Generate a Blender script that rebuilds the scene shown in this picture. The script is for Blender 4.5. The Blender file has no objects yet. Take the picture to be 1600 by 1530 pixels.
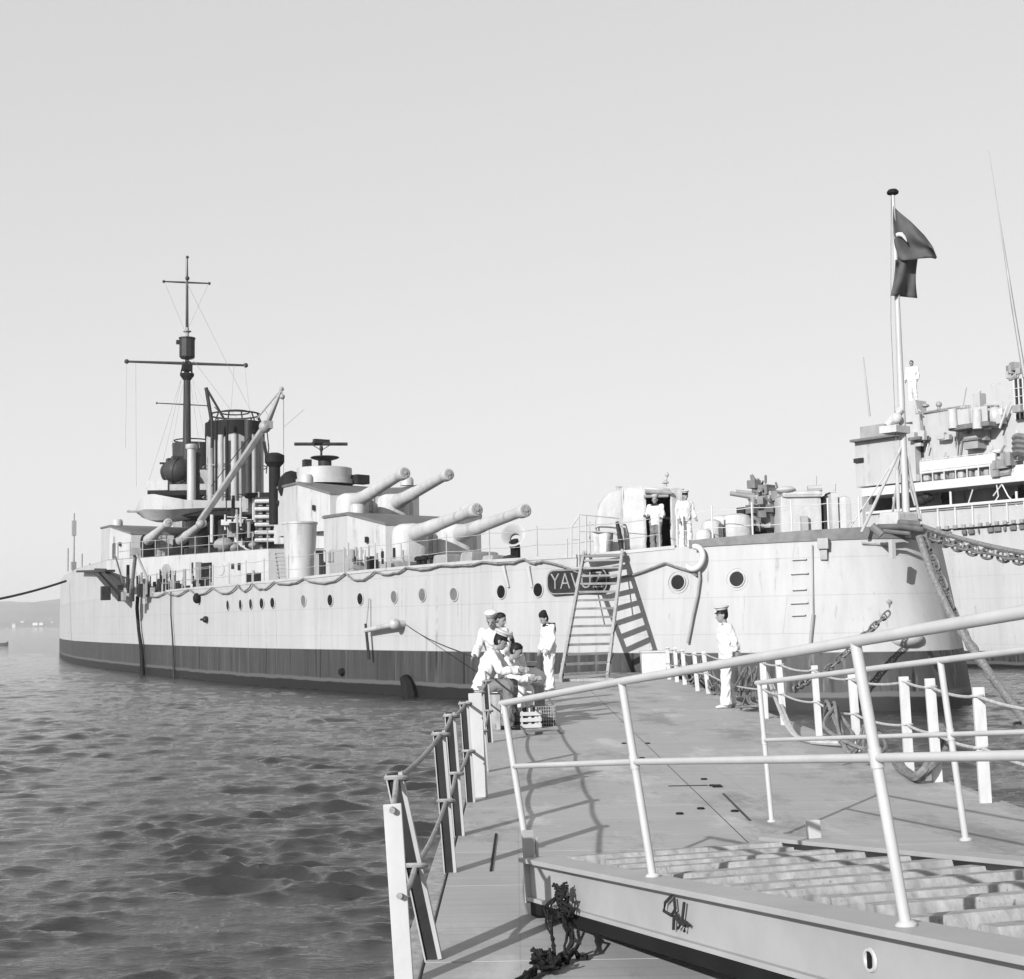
import bpy, bmesh, math, random
import numpy as np
from math import radians, sin, cos, pi, atan, atan2, sqrt, exp
from mathutils import Vector, Matrix
random.seed(7)
V = Vector
scn = bpy.context.scene
col = scn.collection

# ------------------------------------------------------------------ camera, sky, sun, exposure
HEYE = 2.70                       # camera height above the water (the pier deck is 1.04 m above it)
FPX = 2200.0                      # focal length in pixels of the 1600 px wide photograph
roll = atan(.0183); pitch = atan(199.3 * cos(roll) / FPX)
CF = V((0, cos(pitch), sin(pitch)))
_R0 = V((1, 0, 0)); _U0 = V((0, -sin(pitch), cos(pitch)))
CR = _R0 * cos(roll) - _U0 * sin(roll); CU = _U0 * cos(roll) + _R0 * sin(roll)
cam = bpy.data.cameras.new('camera'); camo = bpy.data.objects.new('camera', cam); col.objects.link(camo)
camo.matrix_world = Matrix(((CR.x, CU.x, -CF.x, 0), (CR.y, CU.y, -CF.y, 0), (CR.z, CU.z, -CF.z, HEYE), (0, 0, 0, 1)))
cam.sensor_fit = 'HORIZONTAL'; cam.sensor_width = 36; cam.lens = 36 * FPX / 1600
cam.clip_start = .1; cam.clip_end = 20000
scn.camera = camo

SUN_AZ = V((.52, .854, 0)).normalized(); SUN_EL = radians(22)
w = bpy.data.worlds.new('World'); scn.world = w; w.use_nodes = True
nt = w.node_tree; bg = nt.nodes['Background']
sky = nt.nodes.new('ShaderNodeTexSky'); sky.sky_type = 'NISHITA'; sky.sun_disc = False
sky.sun_elevation = SUN_EL; sky.sun_rotation = atan2(-SUN_AZ.x, -SUN_AZ.y)
sky.air_density = 1.0; sky.dust_density = 1.2; sky.ozone_density = 1.0
bw = nt.nodes.new('ShaderNodeRGBToBW')      # black and white film
pw = nt.nodes.new('ShaderNodeMath'); pw.operation = 'POWER'; pw.inputs[1].default_value = .26      # film contrast: flattens the sky's range
ml = nt.nodes.new('ShaderNodeMath'); ml.operation = 'MULTIPLY'; ml.inputs[1].default_value = 2.03
nt.links.new(sky.outputs[0], bw.inputs[0]); nt.links.new(bw.outputs[0], pw.inputs[0]); nt.links.new(pw.outputs[0], ml.inputs[0]); nt.links.new(ml.outputs[0], bg.inputs[0])
bg.inputs[1].default_value = .15
sl = bpy.data.lights.new('sun', 'SUN'); slo = bpy.data.objects.new('sun', sl); col.objects.link(slo)
sl.energy = 4.1; sl.angle = radians(.5); sl.color = (1, 1, 1)
LD = V((SUN_AZ.x * cos(SUN_EL), SUN_AZ.y * cos(SUN_EL), -sin(SUN_EL)))
slo.rotation_euler = LD.to_track_quat('-Z', 'Y').to_euler(); slo.location = (-60, -100, 60)
scn.view_settings.view_transform = 'Standard'; scn.view_settings.look = 'None'
scn.view_settings.exposure = .85; scn.view_settings.gamma = 1
scn.render.engine = 'CYCLES'
scn.cycles.max_bounces = 5; scn.cycles.diffuse_bounces = 3; scn.cycles.glossy_bounces = 3
scn.cycles.use_denoising = True

# ------------------------------------------------------------------ placing: from the photograph's pixels to points at a given distance / height
def ray(x, y): return CF * FPX + CR * (x - 800) - CU * (y - 765)
def aty(x, y, Y): d = ray(x, y); t = Y / d.y; return V((d.x * t, Y, HEYE + d.z * t))
def atz(x, y, z): d = ray(x, y); t = (z - HEYE) / d.z; return V((d.x * t, d.y * t, z))
SH = V((11.4, 38.3, 0)); AX = V((-.42, .9075, 0)); NX = V((-.9075, -.42, 0))   # battleship: stern, axis to the bow, outward normal
def loc(P): a = P - SH; return V((a.dot(AX), a.dot(NX), P.z))
def sy(x, y, Y): return loc(aty(x, y, Y))
def sv(x, y, v):
    d = ray(x, y); c = -SH.dot(NX); t = (v - c) / d.dot(NX)
    return loc(V((d.x * t, d.y * t, HEYE + d.z * t)))

# ------------------------------------------------------------------ materials (black and white film: every colour is a grey)
def nodes_of(m): m.use_nodes = True; return m.node_tree, m.node_tree.nodes['Principled BSDF']
def N(nt, t, **k):
    n = nt.nodes.new(t)
    for a, b in k.items(): setattr(n, a, b)
    return n
def g3(g): return (g, g, g, 1)
def mixc(nt, fac, a, b):
    m = N(nt, 'ShaderNodeMix', data_type='RGBA')
    for s, x in ((0, fac), (6, a), (7, b)):
        if hasattr(x, 'links') or hasattr(x, 'is_linked'): nt.links.new(x, m.inputs[s])
        else: m.inputs[s].default_value = x
    return m.outputs[2]
def ramp(nt, x, p0, p1, a=0., b=1.):
    r = N(nt, 'ShaderNodeMapRange'); nt.links.new(x, r.inputs[0])
    for i, q in enumerate((p0, p1, a, b)): r.inputs[1 + i].default_value = q
    return r.outputs[0]
def noise(nt, vec, scale, detail=5, rough=.6):
    n = N(nt, 'ShaderNodeTexNoise'); n.inputs['Scale'].default_value = scale
    n.inputs['Detail'].default_value = detail; n.inputs['Roughness'].default_value = rough
    nt.links.new(vec, n.inputs['Vector']); return n.outputs[0]
def coords(nt, scale=(1, 1, 1)):
    tc = N(nt, 'ShaderNodeTexCoord'); mp = N(nt, 'ShaderNodeMapping'); mp.inputs['Scale'].default_value = scale
    nt.links.new(tc.outputs['Object'], mp.inputs[0]); return mp.outputs[0]
def bump(nt, h, strength, dist, b):
    n = N(nt, 'ShaderNodeBump'); n.inputs['Strength'].default_value = strength; n.inputs['Distance'].default_value = dist
    nt.links.new(h, n.inputs['Height']); nt.links.new(n.outputs[0], b.inputs['Normal']); return n
def mat(name, g, rough=.6, var=.15, scale=2.5, stretch=(1, 1, 1), bmp=.15, bscale=25, bdist=.01, metal=0., spots=0., spotg=.1, spotscale=6, runs=0.):
    g *= .62 if g > .1 else .42; spotg *= .6
    m = bpy.data.materials.new(name); nt, b = nodes_of(m)
    c = coords(nt, stretch)
    n1 = noise(nt, c, scale)
    colr = mixc(nt, ramp(nt, n1, .3, .7), g3(g * (1 - var)), g3(min(.95, g * (1 + var))))
    if runs:
        ru = noise(nt, coords(nt, (3, 3, .16)), 1.3, 4, .6); bl = noise(nt, coords(nt), .9, 6, .7); mm = N(nt, 'ShaderNodeMath', operation='MULTIPLY'); nt.links.new(ramp(nt, ru, .54, .68), mm.inputs[0]); nt.links.new(ramp(nt, bl, .42, .62, 0, runs), mm.inputs[1])
        colr = mixc(nt, mm.outputs[0], colr, g3(g * .38))
    if spots:
        n2 = noise(nt, coords(nt, stretch), spotscale, 6, .7)
        colr = mixc(nt, ramp(nt, n2, 1 - spots, 1 - spots + .08), colr, g3(spotg))
    nt.links.new(colr, b.inputs['Base Color'])
    b.inputs['Roughness'].default_value = rough; b.inputs['Metallic'].default_value = metal
    if g < .08 and rough > .3: b.inputs['Specular IOR Level'].default_value = .15
    if bmp: bump(nt, noise(nt, coords(nt), bscale), bmp, bdist, b)
    return m

def hull_material(name, paint, boot, zb, zw, streak=.35, plate=True):
    paint *= .64; boot *= .62
    m = bpy.data.materials.new(name); nt, b = nodes_of(m)
    tc = N(nt, 'ShaderNodeTexCoord'); sp = N(nt, 'ShaderNodeSeparateXYZ'); nt.links.new(tc.outputs['Object'], sp.inputs[0])
    z = sp.outputs[2]
    st = noise(nt, coords(nt, (1.6, 1.6, .07)), 1.4, 7, .65)       # run-off streaks
    st2 = noise(nt, coords(nt, (5, 5, .12)), 1.2, 5, .6)
    big = noise(nt, coords(nt, (.25, .25, .6)), 1, 4)
    p = mixc(nt, ramp(nt, st, .40, .75), g3(paint), g3(paint * (1 - streak)))
    p = mixc(nt, ramp(nt, big, .35, .7), p, mixc(nt, .88, g3(paint * .5), p))
    zr = ramp(nt, z, 4.6, zb, 0., 1.)
    dm = N(nt, 'ShaderNodeMath', operation='MULTIPLY'); nt.links.new(zr, dm.inputs[0]); nt.links.new(ramp(nt, st2, .62, .70), dm.inputs[1])
    dm2 = N(nt, 'ShaderNodeMath', operation='MULTIPLY'); nt.links.new(dm.outputs[0], dm2.inputs[0]); dm2.inputs[1].default_value = .55
    p = mixc(nt, dm2.outputs[0], p, g3(paint * .35))
    run = noise(nt, coords(nt, (3.1, 3.1, .10)), 1.7, 2, .4); blot = noise(nt, coords(nt, (.7, .7, 1.1)), 1.3, 6, .7)
    r1 = N(nt, 'ShaderNodeMath', operation='MULTIPLY'); nt.links.new(ramp(nt, run, .66, .72), r1.inputs[0]); nt.links.new(ramp(nt, blot, .48, .62), r1.inputs[1])
    r2 = N(nt, 'ShaderNodeMath', operation='MULTIPLY'); nt.links.new(r1.outputs[0], r2.inputs[0]); r2.inputs[1].default_value = .6
    p = mixc(nt, r2.outputs[0], p, g3(paint * .42)); p = mixc(nt, ramp(nt, blot, .70, .78), p, mixc(nt, .6, g3(paint * .5), p))
    bt = mixc(nt, ramp(nt, st, .35, .7), g3(boot * .75), g3(boot * 1.35))
    bt = mixc(nt, ramp(nt, st2, .58, .70), bt, g3(boot * 2.6)); bt = mixc(nt, ramp(nt, run, .60, .68), bt, g3(boot * .35))
    wv = noise(nt, coords(nt, (.6, .6, .6)), 1.2, 3)
    zz = N(nt, 'ShaderNodeMath', operation='MULTIPLY_ADD'); nt.links.new(wv, zz.inputs[0]); zz.inputs[1].default_value = -.16; nt.links.new(z, zz.inputs[2])
    bt = mixc(nt, ramp(nt, zz.outputs[0], zw + .02, zw - .02), bt, g3(boot * 1.9))
    bt = mixc(nt, ramp(nt, zz.outputs[0], zw - .12, zw - .16), bt, g3(.012))
    c = mixc(nt, ramp(nt, z, zb + .012, zb - .012), p, bt)
    nt.links.new(c, b.inputs['Base Color']); b.inputs['Roughness'].default_value = .55; b.inputs['Specular IOR Level'].default_value = .2
    hh = noise(nt, coords(nt, (.5, .5, .8)), 1.1, 3)
    bn = bump(nt, hh, .16, .10, b)
    if plate:
        br = N(nt, 'ShaderNodeTexBrick'); br.inputs['Scale'].default_value = 1; br.inputs['Mortar Size'].default_value = .012
        br.inputs['Brick Width'].default_value = 5.2; br.inputs['Row Height'].default_value = 1.05
        cb = N(nt, 'ShaderNodeCombineXYZ'); nt.links.new(sp.outputs[0], cb.inputs[0]); nt.links.new(z, cb.inputs[1])
        nt.links.new(cb.outputs[0], br.inputs[0])
        b2 = N(nt, 'ShaderNodeBump'); b2.inputs['Strength'].default_value = .35; b2.inputs['Distance'].default_value = .012; b2.invert = True
        c2 = mixc(nt, br.outputs['Fac'], c, mixc(nt, .13, c, g3(.02))); nt.links.new(c2, b.inputs['Base Color'])
        nt.links.new(br.outputs['Fac'], b2.inputs['Height']); nt.links.new(bn.outputs[0], b2.inputs['Normal']); nt.links.new(b2.outputs[0], b.inputs['Normal'])
    return m

MT = {}
MT['hull'] = hull_material('pale grey ship side paint', .52, .062, 1.58, .42, .16)
MT['hull2'] = hull_material('light grey ship side paint', .56, .06, .75, .2, .15)
MT['ship'] = mat('ship grey paint', .53, .5, .1, 1.2, (1, 1, .35), .25, 3, .04, runs=.75)
MT['mid'] = mat('mid grey paint', .17, .6, .3, 3, (1, 1, 1), .3, 10, .02)
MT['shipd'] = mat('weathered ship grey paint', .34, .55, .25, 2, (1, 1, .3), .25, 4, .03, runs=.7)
MT['roof'] = mat('dark deck grey paint', .15, .6, .2, 1.5)
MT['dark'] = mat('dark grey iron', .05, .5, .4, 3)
MT['black'] = mat('matt black', .018, .7, .4, 3)
MT['rust'] = mat('stained funnel paint', .46, .7, .35, 1.6, (1, 1, .18), .2, 8, .02, spots=.40, spotg=.2, spotscale=2.2)
MT['deck'] = mat('ship deck planks', .3, .7, .2, 3)
MT['whitep'] = mat('scuffed white post paint', .66, .6, .12, 4, (4, 4, .8), .3, 18, .006, spots=.36, spotg=.3, spotscale=9)
MT['pipe'] = mat('chipped pale grey pipe paint', .60, .42, .08, 5, (1, 1, 1), .35, 14, .004, spots=.27, spotg=.24, spotscale=16)
MT['stair'] = mat('grey stair timber', .27, .7, .3, 4, (1, 1, 1), .3, 12, .008)
MT['beam'] = mat('worn beam paint', .44, .5, .10, 2.2, (1, 1, 1), .3, 9, .006, spots=.30, spotg=.26, spotscale=7)
MT['white'] = mat('white paint', .68, .45, .06, 3, bmp=.1)
MT['whitew'] = mat('worn white paint', .56, .5, .12, 4, (1, 1, .4), .25, 18, .006, spots=.30, spotg=.3, spotscale=9)
MT['canvas'] = mat('pale canvas', .58, .85, .12, 3, (1, 1, .3), .5, 5, .06)
MT['mast'] = mat('dark mast paint', .07, .5, .3, 2, (1, 1, .2))
MT['glass'] = mat('dark port glass', .012, .5, .2, 4, bmp=0)
MT['greyport'] = mat('deadlight cover paint', .16, .5, .2, 4)
MT['rope'] = mat('pale rope', .55, .9, .25, 14, bmp=.8, bscale=90, bdist=.004)
MT['ropel'] = mat('grey hemp rope', .34, .9, .3, 14, bmp=.8, bscale=90, bdist=.004)
MT['ropeg'] = mat('weathered grey rope', .22, .9, .4, 14, bmp=.8, bscale=90, bdist=.004)
MT['roped'] = mat('tarred rope', .03, .85, .5, 20, bmp=.8, bscale=90, bdist=.004)
MT['chain'] = mat('weathered chain iron', .20, .6, .5, 8, metal=.2)
MT['cloth'] = mat('white uniform cotton', .78, .9, .05, 6, bmp=.5, bscale=9, bdist=.02)
MT['clothd'] = mat('grey work cloth', .20, .9, .2, 8, bmp=.4, bscale=12, bdist=.015)
MT['navy'] = mat('dark navy cloth', .03, .9, .3, 10)
MT['skin'] = mat('bare skin', .30, .6, .1, 8, bmp=.1)  # even skin grey with slight random mottling
MT['hair'] = mat('dark hair', .02, .6, .3, 40)
MT['leather'] = mat('black leather', .02, .4, .3, 12)
MT['steel'] = mat('galvanised angle iron', .46, .5, .15, 6, (1, 1, .3), .2, 30, .004)
MT['wood'] = mat('weathered pale timber', .38, .8, .35, 3, (5, 5, 1.2), .5, 16, .012, spots=.40, spotg=.16, spotscale=5)

# ------------------------------------------------------------------ mesh builder
class MB:
    def __init__(s): s.v = []; s.f = []; s.mi = []; s.m = 0
    def add(s, vs, fs):
        o = len(s.v); s.v += [tuple(x) for x in vs]; s.f += [tuple(i + o for i in f) for f in fs]; s.mi += [s.m] * len(fs)
    def box(s, c, size, rot=None, taper=1.):
        hx, hy, hz = [q / 2 for q in size]; vs = []
        for z, k in ((-hz, 1), (hz, taper)):
            for x, y in ((-hx, -hy), (hx, -hy), (hx, hy), (-hx, hy)): vs.append(V((x * k, y * k, z)))
        if rot is not None:
            R = Matrix.Rotation(rot, 3, 'Z') if not isinstance(rot, Matrix) else rot
            vs = [R @ q for q in vs]
        s.add([q + V(c) for q in vs], [(3, 2, 1, 0), (4, 5, 6, 7), (0, 1, 5, 4), (1, 2, 6, 5), (2, 3, 7, 6), (3, 0, 4, 7)]); return s
    def rings(s, R, closed=True, caps=True):
        n = len(R[0]); o = [q for r in R for q in r]; f = []
        for i in range(len(R) - 1):
            for j in range(n if closed else n - 1):
                a = i * n + j; b = i * n + (j + 1) % n; f.append((a, b, b + n, a + n))
        if caps and closed: f.append(tuple(range(n))[::-1]); f.append(tuple((len(R) - 1) * n + j for j in range(n)))
        s.add(o, f); return s
    def tube(s, pts, r, n=8, caps=True):
        pts = [V(p) for p in pts]; rr = r if isinstance(r, (list, tuple)) else [r] * len(pts)
        R = []; up = None
        for i, p in enumerate(pts):
            t = (pts[min(i + 1, len(pts) - 1)] - pts[max(i - 1, 0)]).normalized()
            if up is None: up = V((0, 0, 1)) if abs(t.z) < .9 else V((1, 0, 0))
            a = t.cross(up).normalized(); b = a.cross(t).normalized(); up = b
            R.append([p + (a * cos(2 * pi * k / n) + b * sin(2 * pi * k / n)) * rr[i] for k in range(n)])
        return s.rings(R, True, caps)
    def lathe(s, prof, c=(0, 0, 0), ax=(0, 0, 1), n=16, caps=True):
        """prof: (radius, height along ax)"""
        ax = V(ax).normalized(); q = V((1, 0, 0)) if abs(ax.x) < .8 else V((0, 1, 0))
        a = ax.cross(q).normalized(); b = ax.cross(a); c = V(c)
        return s.rings([[c + ax * h + (a * cos(2 * pi * k / n) + b * sin(2 * pi * k / n)) * max(r, 1e-4) for k in range(n)] for r, h in prof], True, caps)
    def ball(s, c, r, n=12, m=8):
        r = V(r) if hasattr(r, '__len__') else V((r, r, r)); c = V(c)
        R = []
        for i in range(m + 1):
            t = pi * min(max(i / m, .02), .98) - pi / 2
            R.append([c + V((cos(t) * cos(2 * pi * k / n) * r.x, cos(t) * sin(2 * pi * k / n) * r.y, sin(t) * r.z)) for k in range(n)])
        return s.rings(R)
    def prism(s, poly, z0, z1, top=None):
        """poly: plan points; z1 may be a list"""
        n = len(poly); top = top or poly
        za = z0 if hasattr(z0, '__len__') else [z0] * n; zb = z1 if hasattr(z1, '__len__') else [z1] * n
        return s.rings([[V((p[0], p[1], za[i])) for i, p in enumerate(poly)], [V((p[0], p[1], zb[i])) for i, p in enumerate(top)]])
    def torus(s, c, R, r, ax=(0, 0, 1), n=24, m=8, sy=1.):
        ax = V(ax).normalized(); q = V((1, 0, 0)) if abs(ax.x) < .8 else V((0, 1, 0))
        a = ax.cross(q).normalized(); b = ax.cross(a); c = V(c); rg = []
        for i in range(n + 1):
            t = 2 * pi * i / n; d = a * cos(t) + b * sin(t) * sy
            rg.append([c + d * R + (d * cos(2 * pi * k / m) + ax * sin(2 * pi * k / m)) * r for k in range(m)])
        return s.rings(rg, True, False)
    def bar(s, a, b, w, h=None, up=(0, 0, 1)):
        a, b = V(a), V(b); t = (b - a).normalized(); u = V(up)
        if abs(t.dot(u)) > .95: u = V((0, 1, 0))
        x = t.cross(u).normalized(); y = x.cross(t); h = h or w
        return s.rings([[p + x * i * w / 2 + y * j * h / 2 for i, j in ((-1, -1), (1, -1), (1, 1), (-1, 1))] for p in (a, b)])
    def build(s, name, m, parent=None, smooth=True, bevel=0., ang=38, merge=False):
        me = bpy.data.meshes.new(name); me.from_pydata(s.v, [], s.f)
        for q in (m if isinstance(m, (list, tuple)) else [m]): me.materials.append(MT[q] if isinstance(q, str) else q)
        if any(s.mi): me.polygons.foreach_set('material_index', s.mi)
        bm = bmesh.new(); bm.from_mesh(me)
        if merge: bmesh.ops.remove_doubles(bm, verts=bm.verts, dist=1e-4)
        bmesh.ops.recalc_face_normals(bm, faces=bm.faces)
        if bevel: bmesh.ops.bevel(bm, geom=[e for e in bm.edges if e.is_manifold and e.calc_face_angle(0) > .5], offset=bevel, segments=2, affect='EDGES', profile=.6)
        bm.to_mesh(me); bm.free()
        if smooth:
            me.polygons.foreach_set('use_smooth', [True] * len(me.polygons)); me.set_sharp_from_angle(angle=radians(ang))
        o = bpy.data.objects.new(name, me); col.objects.link(o)
        if bevel: o.modifiers.new('normals', 'WEIGHTED_NORMAL').keep_sharp = True
        if parent: o.parent = parent
        return o
def tag(o, label=None, cat=None, group=None, kind=None):
    for k, q in (('label', label), ('category', cat), ('group', group), ('kind', kind)):
        if q: o[k] = q
    return o
def thing(name, label, cat, at=(0, 0, 0), rz=0., group=None):
    o = bpy.data.objects.new(name, None); col.objects.link(o); o.location = at; o.rotation_euler = (0, 0, rz)
    o.empty_display_size = .3; bpy.context.view_layer.update()
    return tag(o, label, cat, group)
def copy_tree(o, parent=None):
    c = o.copy(); col.objects.link(c)
    if parent: c.parent = parent
    for ch in list(o.children): copy_tree(ch, c)
    return c
def sag(a, b, d, n=10):
    a, b = V(a), V(b); return [a.lerp(b, i / n) - V((0, 0, d * 4 * (i / n) * (1 - i / n))) for i in range(n + 1)]
def interp(tab, x):
    if x <= tab[0][0]: return tab[0][1]
    for (a, c), (d, e) in zip(tab, tab[1:]):
        if x <= d: return c + (e - c) * (x - a) / (d - a)
    return tab[-1][1]

# ------------------------------------------------------------------ water
def build_water():
    rng = np.random.RandomState(5)
    rs = list(np.exp(np.linspace(np.log(1.5), np.log(5), 50))) + list(np.exp(np.linspace(np.log(5.02), np.log(150), 1000))) + list(np.exp(np.linspace(np.log(153), np.log(5600), 60)))
    th = np.radians(np.concatenate([np.linspace(-180, -33, 80), np.linspace(-32, 32, 820), np.linspace(33, 180, 80)[:-1]]))
    rs = np.array(rs); nr, nth = len(rs), len(th)
    X = np.outer(rs, np.sin(th)); Y = np.outer(rs, np.cos(th)); Z = np.zeros_like(X); DX = np.zeros_like(X); DY = np.zeros_like(X)
    dr = np.gradient(rs)[:, None]; gq = np.zeros_like(X)
    for k in range(10):
        lam = 1.7 * 4.5 ** rng.rand(); d = rng.rand() * 2 * pi; gq += np.sin((cos(d) * X * .8 + sin(d) * Y) * 2 * pi / lam + rng.rand() * 6.28)
    gust = .50 + .38 * np.clip(gq / 2.2 + .45, 0, 2.4) * (1.0 + .25 * np.sin(X * .10 + 2) + .12 * np.sin(Y * .13))
    for k in range(100):
        lam = .11 * (1.35 / .11) ** rng.rand(); a = .0045 * lam * (.4 + 1.2 * rng.rand()) * (1.55 if .16 < lam < .62 else 1.0)
        d = radians(90 + 8) + rng.randn() * radians(30); ux, uy = cos(d), sin(d); kk = 2 * pi / lam
        ph = kk * (ux * X + uy * Y) + rng.rand() * 6.28; f = np.clip((lam / dr - 2.2) / 1.6, 0, 1) * a
        Z += f * np.cos(ph); sn = f * np.sin(ph); DX -= ux * sn; DY -= uy * sn
    Z *= gust; X = X + DX * gust * .85; Y = Y + DY * gust * .85
    v = np.stack([X, Y, Z], -1).reshape(-1, 3)
    i, j = np.meshgrid(np.arange(nr - 1), np.arange(nth), indexing='ij'); j2 = (j + 1) % nth
    q = np.stack([i * nth + j, (i + 1) * nth + j, (i + 1) * nth + j2, i * nth + j2], -1).reshape(-1, 4)
    v = np.vstack([v, [[0, 0, 0]]]); c = len(v) - 1
    tri = np.stack([np.full(nth, c), np.arange(nth), (np.arange(nth) + 1) % nth], -1)
    me = bpy.data.meshes.new('water'); me.vertices.add(len(v)); me.vertices.foreach_set('co', v.ravel())
    nl = q.size + tri.size; me.loops.add(nl); me.loops.foreach_set('vertex_index', np.concatenate([q.ravel(), tri.ravel()]).astype(np.int32))
    nf = len(q) + len(tri); me.polygons.add(nf)
    st = np.concatenate([np.arange(len(q)) * 4, q.size + np.arange(len(tri)) * 3]).astype(np.int32); me.polygons.foreach_set('loop_start', st)
    me.polygons.foreach_set('use_smooth', [True] * nf); me.update(calc_edges=True); me.validate()
    m = bpy.data.materials.new('harbour water'); t, b = nodes_of(m)
    b.inputs['Base Color'].default_value = g3(.022); b.inputs['Roughness'].default_value = .035; b.inputs['IOR'].default_value = 1.45
    h1 = noise(t, coords(t, (.8, 1.9, 1)), 2.2, 7, .66); h2 = noise(t, coords(t, (4, 10, 1)), 2, 5, .6)
    b1 = bump(t, h1, .6, .07, b)
    b2 = N(t, 'ShaderNodeBump'); b2.inputs['Strength'].default_value = .35; b2.inputs['Distance'].default_value = .015
    t.links.new(h2, b2.inputs['Height']); t.links.new(b1.outputs[0], b2.inputs['Normal']); t.links.new(b2.outputs[0], b.inputs['Normal'])
    me.materials.append(m); o = bpy.data.objects.new('water', me); col.objects.link(o)
    tag(o, 'choppy grey harbour water with dark ripples', 'water', kind='structure')
build_water()

# ------------------------------------------------------------------ battleship
ship = thing('battleship', 'pale grey battleship with twin gun turrets and tall mast, moored stern-on to the pier', 'warship', SH, atan2(AX.y, AX.x))
B0 = [(0, 0), (.25, .95), (.8, 1.75), (1.7, 2.75), (3, 3.75), (5, 5.05), (8, 6.5), (11, 7.35), (14.5, 8.25), (19.2, 9.2), (24, 10.1), (29, 11), (40, 11.9), (50, 12.3), (62, 12.6), (75, 12.5), (89, 11.6), (103, 10.1), (118, 8.2), (132, 4.6), (141, 2), (146, .05)]
ZD = [(0, 4.74), (4, 4.68), (8, 4.52), (14, 4.55), (20, 4.5), (28, 4.36), (60, 4.36), (146, 4.5)]
def zdeck(u): return interp(ZD, u)
def hullpt(s, z, side=1):
    sh = 1.15 * (max(z, 0) / 4.7) ** 1.25 * exp(-s / 5.); b = interp(B0, s) * (1 - .10 * exp(-s / 6.) * (max(z, 0) / 4.7))
    return V((s + sh, side * b, z))
def hullat(px, py=None, z=None):
    """where the pixel's sight line meets the near ship side"""
    pv = None; z0 = 3. if z is None else z
    for k in range(6):
        prev = None
        for i in range(0, 1500):
            s = i * .08; P = hullpt(s, z0); W = SH + AX * P.x + NX * P.y; d = ray(px, py if py else 900)
            q = W.x * d.y - W.y * d.x
            if prev is not None and prev[0] * q <= 0: break
            prev = (q,)
        if z is not None or py is None: break
        z0 = HEYE + d.z * W.y / d.y
    return P if py is None or z is not None else V((P.x, P.y, z0))
def hnorm(P):
    a, b = hullpt(max(P.x - .6, 0), P.z), hullpt(P.x + .6, P.z); t = (b - a).normalized(); return V((-t.y, t.x, 0))

def hnorm3(P):
    s = P.x
    for _ in range(8): s += P.x - hullpt(s, P.z).x
    a, b, c, d = hullpt(max(s - .2, .02), P.z), hullpt(s + .2, P.z), hullpt(s, P.z - .2), hullpt(s, P.z + .2)
    n = (d - c).cross(b - a).normalized(); return n if n.dot(hnorm(P)) > 0 else -n
ss = [0, .12, .25, .5, .8, 1.2, 1.7, 2.3, 3, 4, 5, 6.5, 8, 9.5, 11, 12.7, 14.5, 17, 19.2, 22, 24, 27, 29, 33, 37, 40, 45, 50, 56, 62, 68, 75, 82, 89, 96, 103, 110, 118, 125, 132, 137, 141, 146]
lv = [-1.2, -.4, 0, .4, 1, 1.58, 2.2, 2.9, 3.6, 4.2, None]
mb = MB()
for side in (1, -1):
    mb.rings([[hullpt(s, zdeck(s) if z is None else z, side) for z in lv] for s in ss], False, False)
mb.build('hull', MT['hull'], ship, ang=60, merge=True)
mb = MB(); mb.rings([[hullpt(s, zdeck(s) - .03, 1), hullpt(s, zdeck(s) + .04, 0), hullpt(s, zdeck(s) - .03, -1)] for s in ss], False, False)
mb.build('main_deck', 'deck', ship)
# deck-edge waterway (dark, thicker at the stern)
mb = MB()
for side in (1, -1):
    R = []
    for s in [0, .1, .25, .5, .8, 1.2, 1.7, 2.3, 3, 4, 4.6]:
        P = hullpt(s, zdeck(s), side); hh = .30 - .03 * s; n = V((hullpt(s + .3, P.z, side) - hullpt(max(s - .3, 0), P.z, side))); n = V((-n.y, n.x, 0)).normalized() * side
        R.append([P + n * .05 + V((0, 0, -.05)), P + n * .05 + V((0, 0, hh)), P - n * .12 + V((0, 0, hh)), P - n * .12 + V((0, 0, -.05))])
    mb.rings(R)
mb.build('deck_edge_coaming', 'mid', ship)
mb = MB(); R = []
for s in np.linspace(5, 44, 60):
    P = hullpt(s, zdeck(s)); n = hnorm(P); R.append([P + n * .03 + V((0, 0, -.04)), P + n * .03 + V((0, 0, .06)), P - n * .08 + V((0, 0, .06)), P - n * .08 + V((0, 0, -.04))])
mb.rings(R); mb.build('deck_edge_coaming', 'ship', ship)

# portholes
def porthole(px, py, r, kind):
    P = hullat(px, py); n = hnorm3(P)
    h = MB().lathe([(r, -.06), (r, .022), (.001, .024)], P, n, 24).build('porthole', {'d': 'glass', 'g': 'greyport'}[kind], ship)
    MB().torus(P + n * .022, r + .012, .022, n, 24, 6).build('rim', 'ship', h)
    if py < 911: MB().torus(P + n * .004, r + .10, .011, n, 24, 6).build('rim', 'ship', h)
for px, py, k in [(357, 946, 'd'), (377, 945, 'd'), (393, 944, 'd'), (410, 943, 'd'), (427, 942, 'd'), (475, 939, 'g'), (518, 938, 'd'), (565, 936, 'd'), (618, 933, 'g'), (662, 930, 'g'), (711, 929, 'g'), (784, 925, 'd'), (843, 922, 'd'), (1062, 910, 'd'), (1153, 905, 'd')]:
    porthole(px, py, .22, k)

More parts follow.
